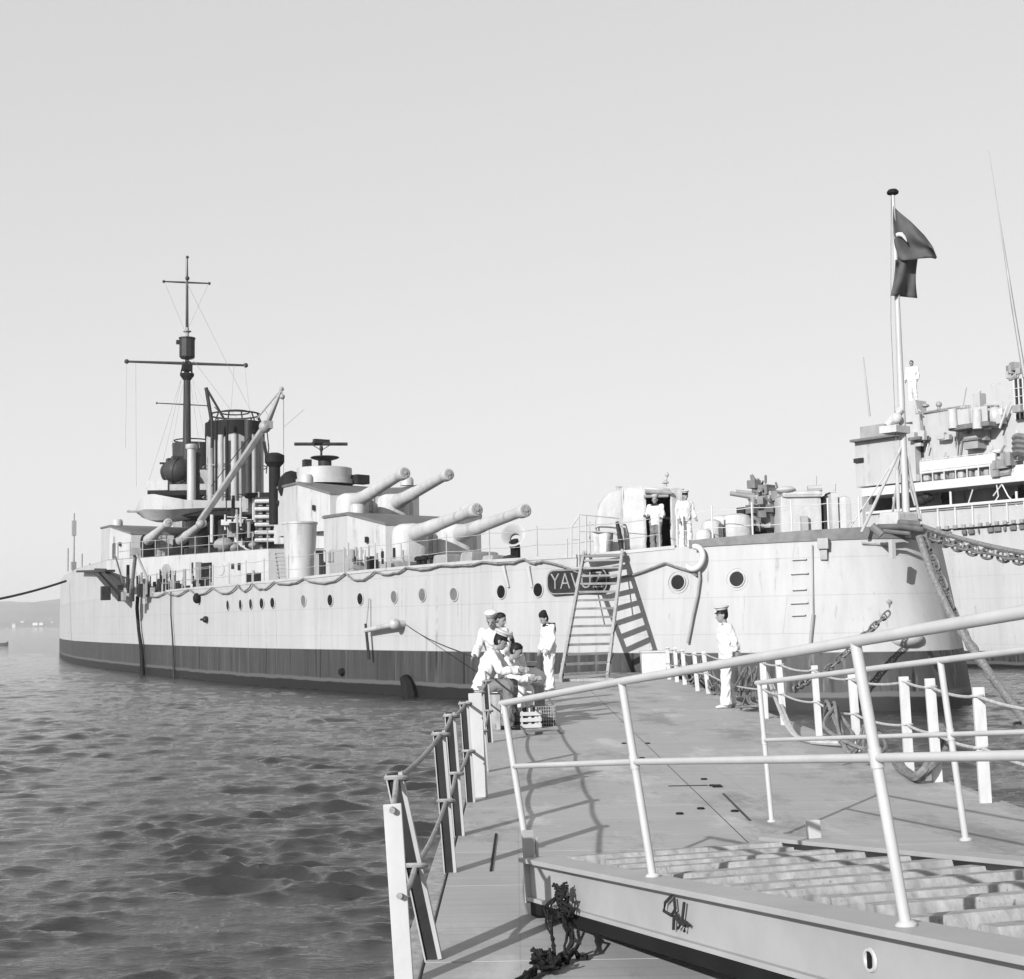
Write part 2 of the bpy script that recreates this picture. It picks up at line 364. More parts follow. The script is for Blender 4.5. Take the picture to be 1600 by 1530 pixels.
# degaussing cable looped along the deck edge
loops = [230, 262, 298, 335, 375, 397, 432, 478, 545, 590, 640, 700, 760, 830, 862]
mb = MB(); pts = []
for a, b in zip(loops, loops[1:]):
    A, B = hullat(a, z=4.4), hullat(b, z=4.4); d = .28 if b < 700 else .10
    dd_ = d * random.uniform(.5, 1.35)
    for i in range(8):
        q = A.lerp(B, i / 8); P = hullpt(q.x, 4.3); n = hnorm(P); pts.append(P + n * .10 + V((0, 0, zdeck(q.x) - 4.3 - .02 - dd_ * 4 * (i / 8) * (1 - i / 8) + random.uniform(-.03, .03))))
for px, py in [(862, 879), (880, 884), (905, 893), (930, 903), (960, 905), (990, 899), (1010, 893), (1043, 880), (1062, 886), (1082, 893), (1092, 900)]:
    P = hullat(px, py); pts.append(P + hnorm(P) * .10)
mb.tube(pts, .036, 8).build('degaussing_cable', 'ropeg', ship)
mb = MB(); pts = [hullat(1097, 893), hullat(1098, 905), hullat(1094, 930), hullat(1088, 965), hullat(1080, 1005)]
mb.tube([p + hnorm(p) * .12 for p in pts], .038, 8).build('hanging_hose', 'shipd', ship)
mb = MB(); pts = [hullat(221, 932), hullat(220, 950), hullat(223, 985), hullat(227, 1015), hullat(229, 1056)]
mb.tube([p + hnorm(p) * .2 for p in pts], [.10, .10, .09, .11, .14], 10).build('hanging_hose', 'black', ship)
mb = MB(); pts = [hullat(271, 925), hullat(271, 960), hullat(274, 1000), hullat(276, 1060)]
mb.tube([p + hnorm(p) * .12 for p in pts], [.035, .035, .04, .06], 8).build('hanging_hose', 'dark', ship)
mb = MB(); pts = [hullat(640, 1058, None), hullat(646, 1072), hullat(650, 1092)]
mb.tube([p + hnorm(p) * .2 for p in pts], [.18, .26, .3], 8).build('fender', 'black', ship)
# hull seams / raised strips, small scuttle brackets, draught ladder
mb = MB()
for i, py in enumerate([875, 897, 922, 943, 962]):
    A, B = hullat(1241, py), hullat(1264, py - 1); n = hnorm(A)
    mb.tube([A, A + n * .07, B + n * .07, B], .018, 6)
mb.build('hull_rungs', 'ship', ship)
mb = MB(); a = hullat(1270, 852); b_ = hullat(1272, 960); c = hullat(1266, 1020); n = hnorm(b_)
mb.tube([a + n * .05, b_ + n * .05], .022, 6); mb.tube([b_ + n * .05, c + n * .06], .05, 6); mb.build('drain_pipe', 'shipd', ship)
mb = MB(); P = hullat(1290, 850); n = hnorm(P); mb.box(P + n * .12, (.3, .3, .3), atan2(n.y, n.x)); mb.box(P + n * .1 - V((0, 0, .25)), (.18, .2, .4), atan2(n.y, n.x)); mb.build('scupper', 'shipd', ship, bevel=.02)
# boat boom stowed on the side and its hanging fender
P = hullat(632, 975); n = hnorm(P); Q = hullat(583, 985); mb = MB(); mb.tube([Q + n * .3, P + n * .35], [.09, .11], 10); mb.tube([P, P + n * .4], .14, 10)
mb.ball(P + n * .4, .2); mb.build('boat_boom', 'ship', ship)
R_ = hullat(587, 1030); mb = MB(); mb.tube([Q + n * .3 + V((0, 0, .25)), R_ + n * .25], [.05, .06], 8); mb.build('boom_fall', 'dark', ship)
Q2 = hullat(582, 935); mb = MB(); mb.tube([Q2 + n * .1, Q + n * .3], .025, 6); mb.build('boom_topping_lift', 'shipd', ship)
P = hullat(325, 968); n = hnorm(P); mb = MB(); mb.ball(P + n * .1, .16); mb.tube([P, P + n * .35], .05); mb.build('bracket', 'dark', ship)
P = hullat(313, 935); n = hnorm(P); mb = MB(); mb.ball(P + n * .15, (.2, .2, .25)); mb.build('bracket', 'black', ship)
P = hullat(536, 1050); n = hnorm(P); mb = MB(); mb.lathe([(.16, 0), (.13, .14)], P, n); mb.build('discharge', 'black', ship)
# small drain pipes near the turret
for px in (790, 828):
    mb = MB(); A = hullat(px, 885); B = hullat(px + 7, 918); n = hnorm(A); mb.tube([A + n * .06, A.lerp(B, .3) + n * .07, B + n * .05], [.07, .06, .04]); mb.build('drain_pipe', 'ship', ship)

# guard rail
mb = MB(); rail = mb; stn = []
for s in list(np.arange(5.6, 46, 2.35)):
    P = hullpt(s, zdeck(s)); n = hnorm(P); P = P - n * .18; stn.append(P)
for dz in (.45, .95):
    for a, b in zip(stn, stn[1:]): rail.tube(sag(a + V((0, 0, dz)), b + V((0, 0, dz)), .04, 4), .011, 5)
ro = rail.build('guard_rail', 'steel', ship)
for P in stn: MB().tube([P, P + V((0, 0, 1.05))], [.028, .022], 6).build('stanchion', 'steel', ro)
stn = [hullpt(s, zdeck(s), 1) - hnorm(hullpt(s, 4.5)) * .15 for s in (5.0, 4.0, 2.9, 1.9, 1.1, .5)]
mb = MB()
for dz in (.5, 1.0):
    for a, b in zip(stn, stn[1:]): mb.tube(sag(a + V((0, 0, dz)), b + V((0, 0, dz)), .03, 4), .011, 5)
ro = mb.build('guard_rail', 'white', ship)
for P in stn: MB().tube([P, P + V((0, 0, 1.15))], .03, 6).build('stanchion', 'white', ro)

# ---- upper works amidships
UP = [(46.4, 6.0), (60.8, 12.5), (75, 12.47), (89, 11.57), (103, 10.07), (118, 8.17), (132, 4.57), (145.8, .1)]
poly = UP + [(u, -v) for u, v in UP[::-1]]
MB().prism(poly, 4.2, 6.7).build('superstructure', MT['ship'], ship, smooth=False)
mb = MB(); mb.prism([(u + .15, v - .12) for u, v in UP] + [(u + .15, -v + .12) for u, v in UP[::-1]], 6.703, 6.75); mb.build('upper_deck', 'roof', ship, smooth=False)
def on_wall(px, py):      # on the slanting superstructure wall
    a = V((46.4, 6.0, 0)); b_ = V((60.8, 12.5, 0)); t = (b_ - a).normalized(); n = V((-t.y, t.x, 0)); d = ray(px, py)
    nW = AX * n.x + NX * n.y; P0 = SH + AX * a.x + NX * a.y; C = V((0, 0, HEYE)); k = (P0 - C).dot(nW) / d.dot(nW); return loc(C + d * k), n, t
def wall_box(name, px0, py0, px1, py1, m, depth=.06, parent=ship):
    A, n, t = on_wall(px0, py0); B, _, _ = on_wall(px1, py1); c = (A + B) / 2
    return MB().box(c + n * depth * .3, (abs((B - A).dot(t)), depth, abs(A.z - B.z)), atan2(t.y, t.x)).build(name, m, parent, bevel=.01)
d1 = wall_box('doorway', 313, 880, 331, 920, 'black', .08)
A, n, t = on_wall(313, 900); MB().bar(A + n * .1 - V((0, 0, .8)) - t * .1, A + n * .1 + V((0, 0, .8)) - t * .1, .08, .5).build('door_leaf', 'shipd', d1)
wb = wall_box('casemate_opening', 385, 896, 408, 914, 'black', .08)
A, n, t = on_wall(397, 905); MB().bar(A + n * .1 - V((0, 0, .5)), A + n * .1 + V((0, 0, .5)), .1).build('mullion', 'ship', wb)
for x0, y0, x1, y1 in [(362, 881, 366, 889), (372, 880, 376, 891), (300, 879, 302, 912)]: wall_box('scuttle', x0, y0, x1, y1, 'dark', .06)
A, n, t = on_wall(260, 893); MB().lathe([(.45, -.02), (.45, .04), (.4, .05)], A, n).build('scuttle', 'shipd', ship)
A, n, t = on_wall(345, 890); MB().lathe([(.35, -.02), (.35, .03)], A, n).build('scuttle', 'ship', ship)
# raised ship side forward of the wall is one plane with the superstructure; torpedo boom shelf, davit, lockers at its foot
P = sy(115, 895, 104); mb = MB(); mb.tube([P, P + V((0, 0, 1.2)), P + V((0, 0, 4.4))], [.09, .07, .05]); mb.box(P + V((0, 0, 3.3)), (.3, .3, 1.1)); mb.box(P + V((0, 0, .5)), (.35, .35, .6)); mb.build('signal_post', 'shipd', ship)
for x, h in ((106, 1.7), (128, 1.3), (140, .6)):
    P = sy(x, 893, 103); MB().tube([P, P + V((0, 0, h))], .05).build('stanchion', 'shipd', ship)
P = hullat(205, 930); Q = sy(212, 862, 78); mb = MB(); mb.tube([P, Q], .11); mb.tube([hullat(240, 928), Q], .07); mb.tube([hullat(198, 930), sy(180, 868, 80)], .05); mb.box(Q, (.5, .5, .4)); mb.build('davit', 'shipd', ship)
mb = MB(); A = hullat(172, 900); n = hnorm(A)
A = sy(126, 893, 97); B = sy(172, 892, 85); C = sy(190, 935, 80)
mb.bar(A, B, .6, .14); mb.bar(A.lerp(B, .6), C, .4, .35); mb.bar(A.lerp(B, .8), sy(188, 918, 80), .3, .3); mb.build('stowed_gangway', 'dark', ship)
for i, (x0, x1, y0, y1) in enumerate([(158, 172, 916, 935), (190, 196, 925, 936), (215, 232, 912, 930), (234, 241, 918, 930), (256, 262, 908, 930), (265, 273, 906, 928), (246, 250, 910, 931), (251, 254, 912, 930), (276, 280, 908, 929), (222, 227, 905, 932), (205, 209, 920, 937), (282, 285, 912, 927), (290, 296, 915, 927)]):
    A = sy(x0, y1 + 3, 76); B = sy(x1, y0, 76); c = (A + B) / 2; sz = B - A
    MB().box(c, (.5, sqrt(sz.x ** 2 + sz.y ** 2), abs(sz.z)), atan2(-AX.y, AX.x) * 0).build('deck_locker', ['dark', 'shipd'][i % 2], ship, bevel=.03)
mb = MB(); stn2 = [hullpt(s, zdeck(s)) - hnorm(hullpt(s, 4.3)) * .3 for s in np.linspace(37, 60, 12)]
for dz in (.5, 1.0):
    for a, b in zip(stn2, stn2[1:]): mb.tube([a + V((0, 0, dz)), b + V((0, 0, dz))], .014, 5)
for a in stn2: mb.tube([a, a + V((0, 0, 1.05))], .035, 5)
mb.build('guard_rail', 'shipd', ship)

# ---- gun turrets
def gun_turret(uc, vc, z0, zg, zr, bag, elev, base, hood=True):
    """uc, vc: turret centre; guns point to the stern (-u)"""
    T = lambda x, y, z: V((uc - x, vc + y, z))
    side = [(3.2, 2.5), (.9, 3.75), (-3.2, 3.75), (-5.2, 2.3)]
    plan = side + [(x, -y) for x, y in side[::-1]]
    zt = [zg + .62, zr - .12, zr, zr]; zt = zt + zt[::-1]
    mb = MB(); mb.rings([[T(x, y, z0) for x, y in plan], [T(x, y, zt[i] - .1) for i, (x, y) in enumerate(plan)]])
    h = mb.build('gun_turret', 'ship', ship, ang=15)
    mb = MB(); R = []
    for dz, k in ((-.14, 1.02), (-.02, 1.02), (.02, .99)): R.append([T(x * k, y * k, zt[i] + dz) for i, (x, y) in enumerate(plan)])
    mb.rings(R); mb.build('turret_roof', 'roof', h, ang=15)
    for sgn in (1, -1):
        y = 1.22 * sgn; mb = MB(); R = []
        for x, wx, zb, zt_ in (((3.0, .95, z0 + .06, zg + .55), (3.5, .92, z0 + .10, zg + .56), (3.85, .74, z0 + .20, zg + .54), (4.02, .5, z0 + .5, zg + .46), (4.08, .3, zg - .35, zg + .36)) if bag else ((3.0, .62, z0 + .3, zg + .5), (3.2, .62, z0 + .3, zg + .5), (3.24, .55, z0 + .4, zg + .4))):
            zc, hz = (zb + zt_) / 2, (zt_ - zb) / 2
            R.append([T(x, y + wx * abs(cos(a)) ** .5 * (1 if cos(a) > 0 else -1), zc + hz * abs(sin(a)) ** .5 * (1 if sin(a) > 0 else -1)) for a in [2 * pi * k / 20 for k in range(20)]])
        mb.rings(R).build('blast_bag' if bag else 'gun_port', 'canvas' if bag else 'black', h)
        d = (T(1, 0, 0) - T(0, 0, 0)); d = (d * cos(elev) + V((0, 0, sin(elev)))).normalized(); o = T(3.6 if bag else 2.6, y, zg)
        mb = MB(); mb.lathe([(.42, 0), (.42, .9), (.36, 1.7), (.345, 3.2), (.315, 3.25), (.275, 5.5), (.25, 7.0), (.25, 7.55), (.30, 7.75), (.315, 7.9), (.315, 8.25), (.28, 8.3)], o, d, 24)
        gb = mb.build('gun_barrel', 'ship', h)
        mb = MB(); mb.lathe([(.24, 8.29), (.24, 8.33), (.09, 8.34), (.08, 8.40), (.001, 8.41)], o, d, 18)
        for k in range(6):
            a = pi * k / 3; e1 = d.cross(V((0, 0, 1))).normalized(); e2 = e1.cross(d); q = o + d * 8.34 + (e1 * cos(a) + e2 * sin(a)) * .16; mb.box(q, (.03, .03, .13), Matrix.Rotation(0, 3, 'Z'))
        mb.build('tampion', 'shipd', h)
    if hood:
        for y in (3.1, -3.1): MB().lathe([(.4, 0), (.4, .35), (.3, .5)], T(.6, y, zr - .16), (0, 0, 1)).build('sighting_hood', 'ship', h)
    mb = MB()                                         # rungs and small fittings on the face, stays under the barrels
    for y in (0, .42):
        mb.tube([T(3.3, y, z0 + .2), T(3.3, y, zg + .5)], .025, 5)
    for k in range(7): mb.tube([T(3.3, 0, z0 + .3 + k * .28), T(3.3, .42, z0 + .3 + k * .28)], .018, 5)
    mb.build('turret_ladder', 'shipd', h)
    MB().lathe([(3.55, base), (3.55, z0 - .02), (3.9, z0 + .01)], T(-.6, 0, 0), n=40).build('barbette', 'ship', h)
    mb = MB(); mb.box(T(2.2, 3.18, zg - .2), (.14, .14, .3)); mb.build('sight_port', 'dark', h)
    MB().box(T(-5.25, 2.36, (z0 + zr) / 2), (.1, .14, zr - z0 - .5)).build('rear_strip', 'shipd', h)  # narrow darker strip at the rear corner
    return h
tD = gun_turret(40.2, 0, 5.35, 6.95, 8.35, 1, radians(4.3), 4.3)
tC = gun_turret(49.4, 0, 7.75, 9.3, 10.8, 1, radians(6), 6.6)
tW = gun_turret(81.6, 5.5, 7.25, 8.95, 10.4, 0, radians(6), 6.6)
for x0, x1, y0_, y1_, Yq, pr_ in ((521, 528, 803, 866, 77.5, tD), (163, 167, 824, 858, 118, tW)):
    A_, B_ = sy((x0 + x1) / 2, y0_, Yq), sy((x0 + x1) / 2, y1_, Yq); MB().bar(A_, B_, (x1 - x0) * Yq / 2200, .12, (NX.x, NX.y, 0)).build('rear_slab', 'shipd', pr_)  # plain darker slab along the turret's rear edge
# on turret C: round platform, director table, search antenna
T = lambda px, py: sy(px, py, 84)
P = T(507, 757); zr = 10.8; P.z = zr
ap = MB().lathe([(1.75, 0), (1.75, .28), (1.65, .3), (1.65, .95), (1.60, .98), (1.5, .3)], P, n=28).build('gun_platform', 'ship', ship)
mb = MB(); mb.lathe([(.12, .3), (.12, .95), (.40, 1.0), (.40, 1.45), (.75, 1.55), (.88, 1.62), (.8, 1.68)], P + V((-.1, 0, 0)), n=24); mb.box(P + V((.6, .9, 1.25)), (.5, .45, .6)); mb.build('director', 'dark', ap)
Q = T(502, 716); mb = MB(); mb.tube([Q - V((0, 0, .4)), T(502, 690)], .07); mb.ball(T(502, 701), (.12, .12, .2)); A, B = T(460, 694), T(543, 694)
mb.tube([A, B], .10, 8)
for k in range(16):
    q = A.lerp(B, (k + .5) / 16); hh = .14 if 4 < k < 11 else .07; mb.tube([q - V((0, 0, .05)), q + V((0, 0, hh))], .05, 6)
mb.box(T(502, 690), (.3, 1.0, .25), .2)
for x in (486, 518): mb.tube([T(x, 694), T(502, 704)], .025, 5)
mb.build('antenna', 'dark', ap)
for x, yb, wdt, hh in ((483, 757, .55, .55), (563, 757, 1.0, .55), (548, 760, .5, .35)):
    q = T(x, yb); MB().box(V((q.x, q.y, zr + hh / 2)), (.6, wdt, hh), .4).build('ammunition_locker', 'dark' if x > 500 else 'shipd', ap, bevel=.04)
P = T(455, 755); mb = MB(); mb.ball(P + V((0, 0, -.2)), (.8, .8, .95), 10, 7); mb.lathe([(.35, -1.2), (.3, -.3)], P); mb.tube([P + V((0, 0, -.9)), P + V((.8, .6, -1.2))], .2); mb.build('covered_winch', 'black', ship)
P = sy(429, 745, 88); mb = MB(); mb.lathe([(.36, -3), (.36, .6), (.45, .7), (.62, .9), (.62, 1.35), (.3, 1.5)], P); mb.build('ventilator', 'black', ship)
# white conical trunk beside turret D, ladder next to it, lockers and tub by the rail
P = sv(469, 905, 7.2); P.z = 4.3; mb = MB(); ztop = sv(469, 818, 7.2).z
mb.lathe([(.66, 0), (.70, 1.0), (.82, ztop - 4.36), (.86, ztop - 4.34), (.86, ztop - 4.25), (.8, ztop - 4.24)], P, n=30); mb.build('vent_trunk', 'ship', ship)
a, b_ = sv(437, 910, 7.5), sv(430, 862, 7.5); w_ = sv(452, 910, 7.5) - a; mb = MB()
for o_ in (V((0, 0, 0)), w_): mb.tube([a + o_, b_ + o_], .04, 6)
for k in range(8): q = a.lerp(b_, (k + .5) / 8); mb.bar(q, q + w_, .2, .04)
mb.build('companion_ladder', 'shipd', ship)
def dk(px, Yv=None, v=None): P = sv(px, 890, v); P.z = zdeck(P.x); return P
for px, v, s3, m in ((510, 8.5, (.2, .3, 1.2), 'dark'), (568, 8.0, (.6, 1.1, .75), 'shipd'), (582, 7.8, (.4, .35, .8), 'dark'), (622, 7.2, (.7, .8, .5), 'shipd'), (600, 7.2, (.9, 1.2, .6), 'ship'), (540, 7.8, (.5, 1.6, 1.3), 'ship')):
    P = dk(px, v=v); MB().box(P + V((0, 0, s3[2] / 2)), s3).build('deck_locker', m, ship, bevel=.03)
mb = MB(); P = dk(502, v=8.6); mb.tube([P, P + V((0, 0, 1.25))], .1); mb.box(P + V((0, 0, 1.25)), (.25, .5, .14)); mb.build('deck_pump', 'dark', ship)
for px in (655, 663, 676, 683): P = dk(px, v=5.2); MB().lathe([(.13, 0), (.11, .7), (.2, .72), (.2, .85), (.1, .9)], P).build('bollard', 'black', ship)
for px, s3 in ((700, (1.0, 1.0, .8)), (750, (.8, 1.6, .7)), (772, (.7, .8, .5))):
    P = dk(px, v=5); MB().box(P + V((0, 0, s3[2] / 2)), s3, .3, .85).build('covered_hatch', 'shipd', ship, bevel=.12)
P = sv(805, 845, 4.2); z0 = zdeck(P.x); d = sv(790, 830, 4.2) - P
mb = MB(); mb.tube([V((P.x, P.y, z0)), V((P.x, P.y, z0 + .75)), V((P.x, P.y, z0 + .95)) + V((-.05, .12, .08))], [.2, .2, .22]); vk = mb.build('ventilator', 'black', ship)
mb = MB(); ax = V((-.55, .45, .25)).normalized(); mb.lathe([(.2, -.15), (.34, .1), (.46, .32), (.47, .34), (.40, .3), (.2, .0)], V((P.x, P.y, z0 + 1.12)), ax, 22, False); mb.build('ventilator_cowl', 'ship', vk)
for px in (778, 788, 797): q = dk(px, v=4.6); MB().ball(q + V((0, 0, .2)), (.35, .35, .28)).build('rope_coil', 'dark', ship)

# ---- funnels
P = sy(367, 780, 112); uf, vf = P.x, P.y
rf = 44 * 112 / 2200; z0, z1 = 8.0, sy(367, 663, 112).z
mb = MB(); R = []
for z, k in ((z0, .98), (z0 + 4, .985), (z1 - .3, 1.0), (z1, 1.03), (z1 + .06, 1.0)):
    R.append([V((uf + rf * 1.15 * k * cos(a), vf + rf * k * sin(a), z)) for a in [2 * pi * q / 40 for q in range(40)]])
mb.rings(R); fn = mb.build('funnel', 'rust', ship, ang=50)
mb = MB(); R = []
for z in (z1 - 1.25, z1 + .03): R.append([V((uf + (rf * 1.15 + .05) * 1.02 * cos(a), vf + (rf + .05) * 1.02 * sin(a), z + (.25 * sin(5 * a) if z < z1 - 1 else 0))) for a in [2 * pi * q / 40 for q in range(40)]])
mb.rings(R, True, False).build('funnel_cap', 'black', fn)
mb = MB()
for k in range(12):
    a = 2 * pi * k / 12; p = V((uf + rf * 1.1 * cos(a), vf + rf * .96 * sin(a), z1)); mb.tube([p, p * 1 + V((-.35 * cos(a), -.35 * sin(a), .75))], .06, 5)
ring = [V((uf + rf * cos(2 * pi * k / 24), vf + rf * .88 * sin(2 * pi * k / 24), z1 + .75)) for k in range(25)]; mb.tube(ring, .07, 6)
ring = [V((uf + rf * .6 * cos(2 * pi * k / 24), vf + rf * .5 * sin(2 * pi * k / 24), z1 + .95)) for k in range(25)]; mb.tube(ring, .06, 6)
mb.build('funnel_cage', 'dark', fn)
# steam pipes up the funnel: (pixel, radius, material, bottom drop)
for px, r_, m in ((329, .24, 'rust'), (338, .10, 'black'), (345, .22, 'rust'), (355, .10, 'black'), (366, .26, 'rust'), (388, .30, 'mast'), (397, .18, 'shipd'), (403, .22, 'shipd'), (409, .16, 'ship')):
    Q = sy(px, 780, 108.6 if 335 < px < 400 else 110); MB().tube([V((Q.x, Q.y, z0)), V((Q.x, Q.y, z1 - (.2 if m in ('black', 'mast') else 1.3)))], r_, 10).build('steam_pipe', m, fn)
for zz in (z0 + 2.2, z0 + 4.6, z0 + 7):
    MB().tube([V((uf + (rf * 1.15 + .28) * cos(2 * pi * k / 32), vf + (rf + .28) * sin(2 * pi * k / 32), zz)) for k in range(33)], .05, 5).build('funnel_band', 'shipd', fn)
P = sy(300, 780, 127); rr = 29 * 127 / 2200; zt_ = sy(300, 694, 127).z
mb = MB(); mb.lathe([(rr, 8), (rr, zt_ - .1), (rr * 1.04, zt_), (rr * .9, zt_ + .02)], (P.x, P.y, 0), n=32); f2 = mb.build('funnel', 'shipd', ship)
MB().lathe([(rr * 1.03, zt_ - 2.6), (rr * 1.05, zt_ + .03), (rr * .9, zt_ + .06)], (P.x, P.y, 0), n=32).build('funnel_cap', 'mast', f2)
MB().torus((P.x, P.y, zt_ + .3), rr * .95, .06, n=28).build('funnel_cage', 'black', f2); MB().torus((P.x, P.y, zt_ - 3.0), rr * 1.1, .16, n=28).build('funnel_band', 'black', f2)

# ---- foremast
Pm = sy(292, 690, 122); um, vm = Pm.x, Pm.y
zm = lambda py: sy(292, py, 122).z
mb = MB(); mb.tube([V((um, vm, 7)), V((um, vm, zm(690))), V((um, vm, zm(590)))], [.42, .36, .30], 14); mast = mb.build('mast', 'mast', ship)
mb = MB(); mb.tube([V((um, vm, zm(595))), V((um, vm, zm(520))), V((um, vm, zm(440))), V((um, vm, zm(402)))], [.2, .13, .09, .05], 8); mb.ball((um, vm, zm(402)), .14); mb.ball((um, vm, zm(435)), .2); mb.build('topmast', 'mast', mast)
zt0, zt1 = zm(558), zm(528)
mb = MB(); mb.lathe([(.55, zt0 - .15), (.68, zt0), (.68, zt1 - .15), (.74, zt1 - .1), (.74, zt1), (.5, zt1 + .05)], (um, vm, 0), n=10); mb.box((um + .2, vm + .75, zt1 - .4), (.3, .3, .35)); mb.build('spotting_top', 'dark', mast, ang=20)
mb = MB(); mb.torus((um, vm, zm(518)), .3, .06); mb.tube([V((um, vm, zm(526))), V((um, vm, zm(512)))], .16); mb.build('masthead_lamp', 'shipd', mast)
def yard(xa, ya, xb, yb, r_):
    A, B = sy(xa, ya, 122), sy(xb, yb, 122); m = A.lerp(B, .5); mb = MB(); mb.tube([A, m, B], [r_ * .7, r_, r_ * .7], 8); mb.ball(A, r_ * 1.5); mb.ball(B, r_ * 1.5); mb.build('yard', 'mast', mast); return A, B
yA, yB = yard(198, 565, 384, 571, .14); yard(256, 440, 327, 443, .09); yard(245, 630, 324, 634, .06)
mb = MB(); mb.lathe([(.25, zm(596)), (.62, zm(587)), (.62, zm(584)), (.3, zm(583))], (um, vm, 0), n=14)
for k in range(5): a = 2 * pi * k / 5; mb.tube([V((um + .55 * cos(a), vm + .55 * sin(a), zm(585))), V((um + .3 * cos(a), vm + .3 * sin(a), zm(565)))], .06, 5)
mb.box((um, vm, zm(575)), (.8, .8, .5)); mb.build('mast_platform', 'black', mast)
mb = MB()
for xa, ya, xb, yb in ((283, 596, 255, 720), (301, 596, 322, 690), (286, 600, 268, 700), (298, 600, 312, 700), (290, 520, 290, 404), (198, 567, 196, 700), (212, 567, 213, 760), (300, 590, 330, 650), (382, 571, 392, 660), (366, 570, 360, 655), (290, 520, 257, 441), (291, 520, 326, 443), (284, 590, 228, 765), (300, 560, 420, 720), (291, 440, 420, 700)):
    mb.tube([sy(xa, ya, 121.5), sy(xb, yb, 120)], .016, 4)
mb.build('rigging', 'shipd', mast)

# ---- bridge, directors, boat deck, crane, king posts
def slab(name, px0, px1, ptop, pbot, Yd, depth, m, parent=ship, bevel=.05):
    A = sy(px0, ptop, Yd); B = sy(px1, pbot, Yd); W0 = SH + AX * A.x + NX * A.y; W1 = SH + AX * B.x + NX * B.y
    c = loc(V(((W0.x + W1.x) / 2, Yd + depth / 2, (A.z + B.z) / 2))); wd = abs(W1.x - W0.x)
    return MB().box(c, (wd, depth, abs(A.z - B.z)), -atan2(AX.y, AX.x)).build(name, m, parent, bevel=bevel)
br = slab('bridge_platform', 230, 332, 767, 773, 116, 8, 'black')
slab('canvas_dodger', 229, 262, 751, 766, 116, .3, 'canvas', br); slab('canvas_dodger', 262, 335, 757, 766, 116.2, .3, 'shipd', br)
mb = MB()
for xa, xb in ((245, 262), (262, 290), (280, 300)): mb.tube([sy(xa, 772, 117), sy(xb, 792, 119)], .16, 6)
mb.build('bridge_strut', 'black', br)
for x, y, r_, Yq, m in ((277, 736, 1.15, 117, 'mast'), (269, 737, 1.0, 119, 'dark')):
    mb = MB(); P = sy(x, y, Yq); mb.ball(P, (r_, r_, r_ * .92), 22, 14); mb.torus(P, r_ * 1.0, .05, (.5, .8, .2), 26, 6); mb.torus(P, r_ * .98, .05, (-.7, .5, .3), 26, 6); mb.box(P + V((0, 0, r_ * .85)), (.9, .9, .5)); mb.tube([P - V((0, 0, r_)), V((P.x, P.y, sy(x, 768, Yq).z))], .5, 10); mb.tube([P + V((0, .3, .7)), sy(250 if x < 275 else 300, 724, Yq)], .1, 6); mb.build('gun_director', m, ship)
mb = MB(); P = sy(312, 790, 120)
slab('bridge_house', 262, 335, 735, 768, 121, 5, 'shipd'); slab('bridge_house', 285, 335, 768, 800, 120, 5, 'dark')
# rounded sponson and the boat-deck bulwark running aft from it
mb = MB(); Ys = 103; R = []
for px, t, b2, dY in ((212, 797, 803, 3), (218, 782, 808, 1.6), (226, 773, 811, .5), (240, 772, 812, 0), (262, 776, 810, 0), (290, 781, 804, .3), (330, 782, 801, .8), (388, 783, 800, 1.6)):
    A, B = sy(px, t, Ys + dY), sy(px, b2, Ys + dY); back = loc(V((0, 1, 0)) + SH) * 1.0; back.z = 0
    R.append([A, A.lerp(B, .6) , B + back * .9, B + back * 3.5, A + back * 3.5])
mb.rings(R).build('boat_deck_bulwark', 'ship', ship, ang=30)
slab('boat_deck', 262, 392, 800, 805, 104, 8, 'black')
MB().tube([sy(200, 799, 106), sy(222, 799, 105)], .12, 6).build('spar', 'shipd', ship)
for px, w_ in ((328, .4), (350, .2), (366, .7)): slab('deck_post', px, px + 6 * w_ + 2, 804, 848, 100, .4, 'ship')
slab('deck_cabin', 352, 400, 816, 846, 101, 3, 'shipd'); slab('deck_cabin', 345, 394, 812, 820, 99, 3, 'ship'); slab('deck_cabin', 388, 435, 843, 868, 92, 4, 'ship')
for px in (356, 368, 378): slab('dark_window', px, px + 6, 824, 844, 100.8, .3, 'black')
slab('deck_cabin', 378, 388, 776, 800, 98, 2, 'shipd'); slab('deck_cabin', 382, 432, 770, 777, 96, 4, 'black')
# stacked rafts in a rack (white edges, dark gaps)
rk = slab('raft_rack', 399, 437, 777, 850, 90, 2.4, 'dark', bevel=.02)
for k in range(6): slab('raft', 397, 437 if k < 4 else 441, 780 + k * 12.2, 785.5 + k * 12.2, 89.4, 2.6, 'ship', rk, .12)
for px in (404, 416, 427):
    for k in range(5): slab('raft_strap', px, px + 6, 786 + k * 12.2, 791 + k * 12.2, 89.75, .3, 'shipd', rk, .03)
slab('aft_house', 428, 455, 757, 850, 89, 5, 'ship'); slab('aft_house', 340, 432, 846, 878, 92, 6, 'ship')
for px, py, r_ in ((350, 852, .5), (395, 852, .22), (365, 856, .3), (415, 860, .3)): MB().ball(sy(px, py, 91.5), (r_ * 1.4, r_ * 1.4, r_), 10, 6).build('deck_clutter', 'shipd', ship)
mb = MB(); P = sy(299, 790, 109); zt_ = sy(299, 702, 109).z; mb.tube([V((P.x, P.y, 8)), V((P.x, P.y, zt_))], .34, 14); mb.lathe([(.4, zt_), (.46, zt_ + .1), (.46, zt_ + .35), (.3, zt_ + .4)], (P.x, P.y, 0)); mb.build('king_post', 'ship', ship)
mb = MB(); mb.tube([sy(309, 790, 109.5), sy(309, 712, 109.5)], .16, 8); mb.ball(sy(308, 712, 109.5), .3); mb.build('king_post', 'mast', ship)
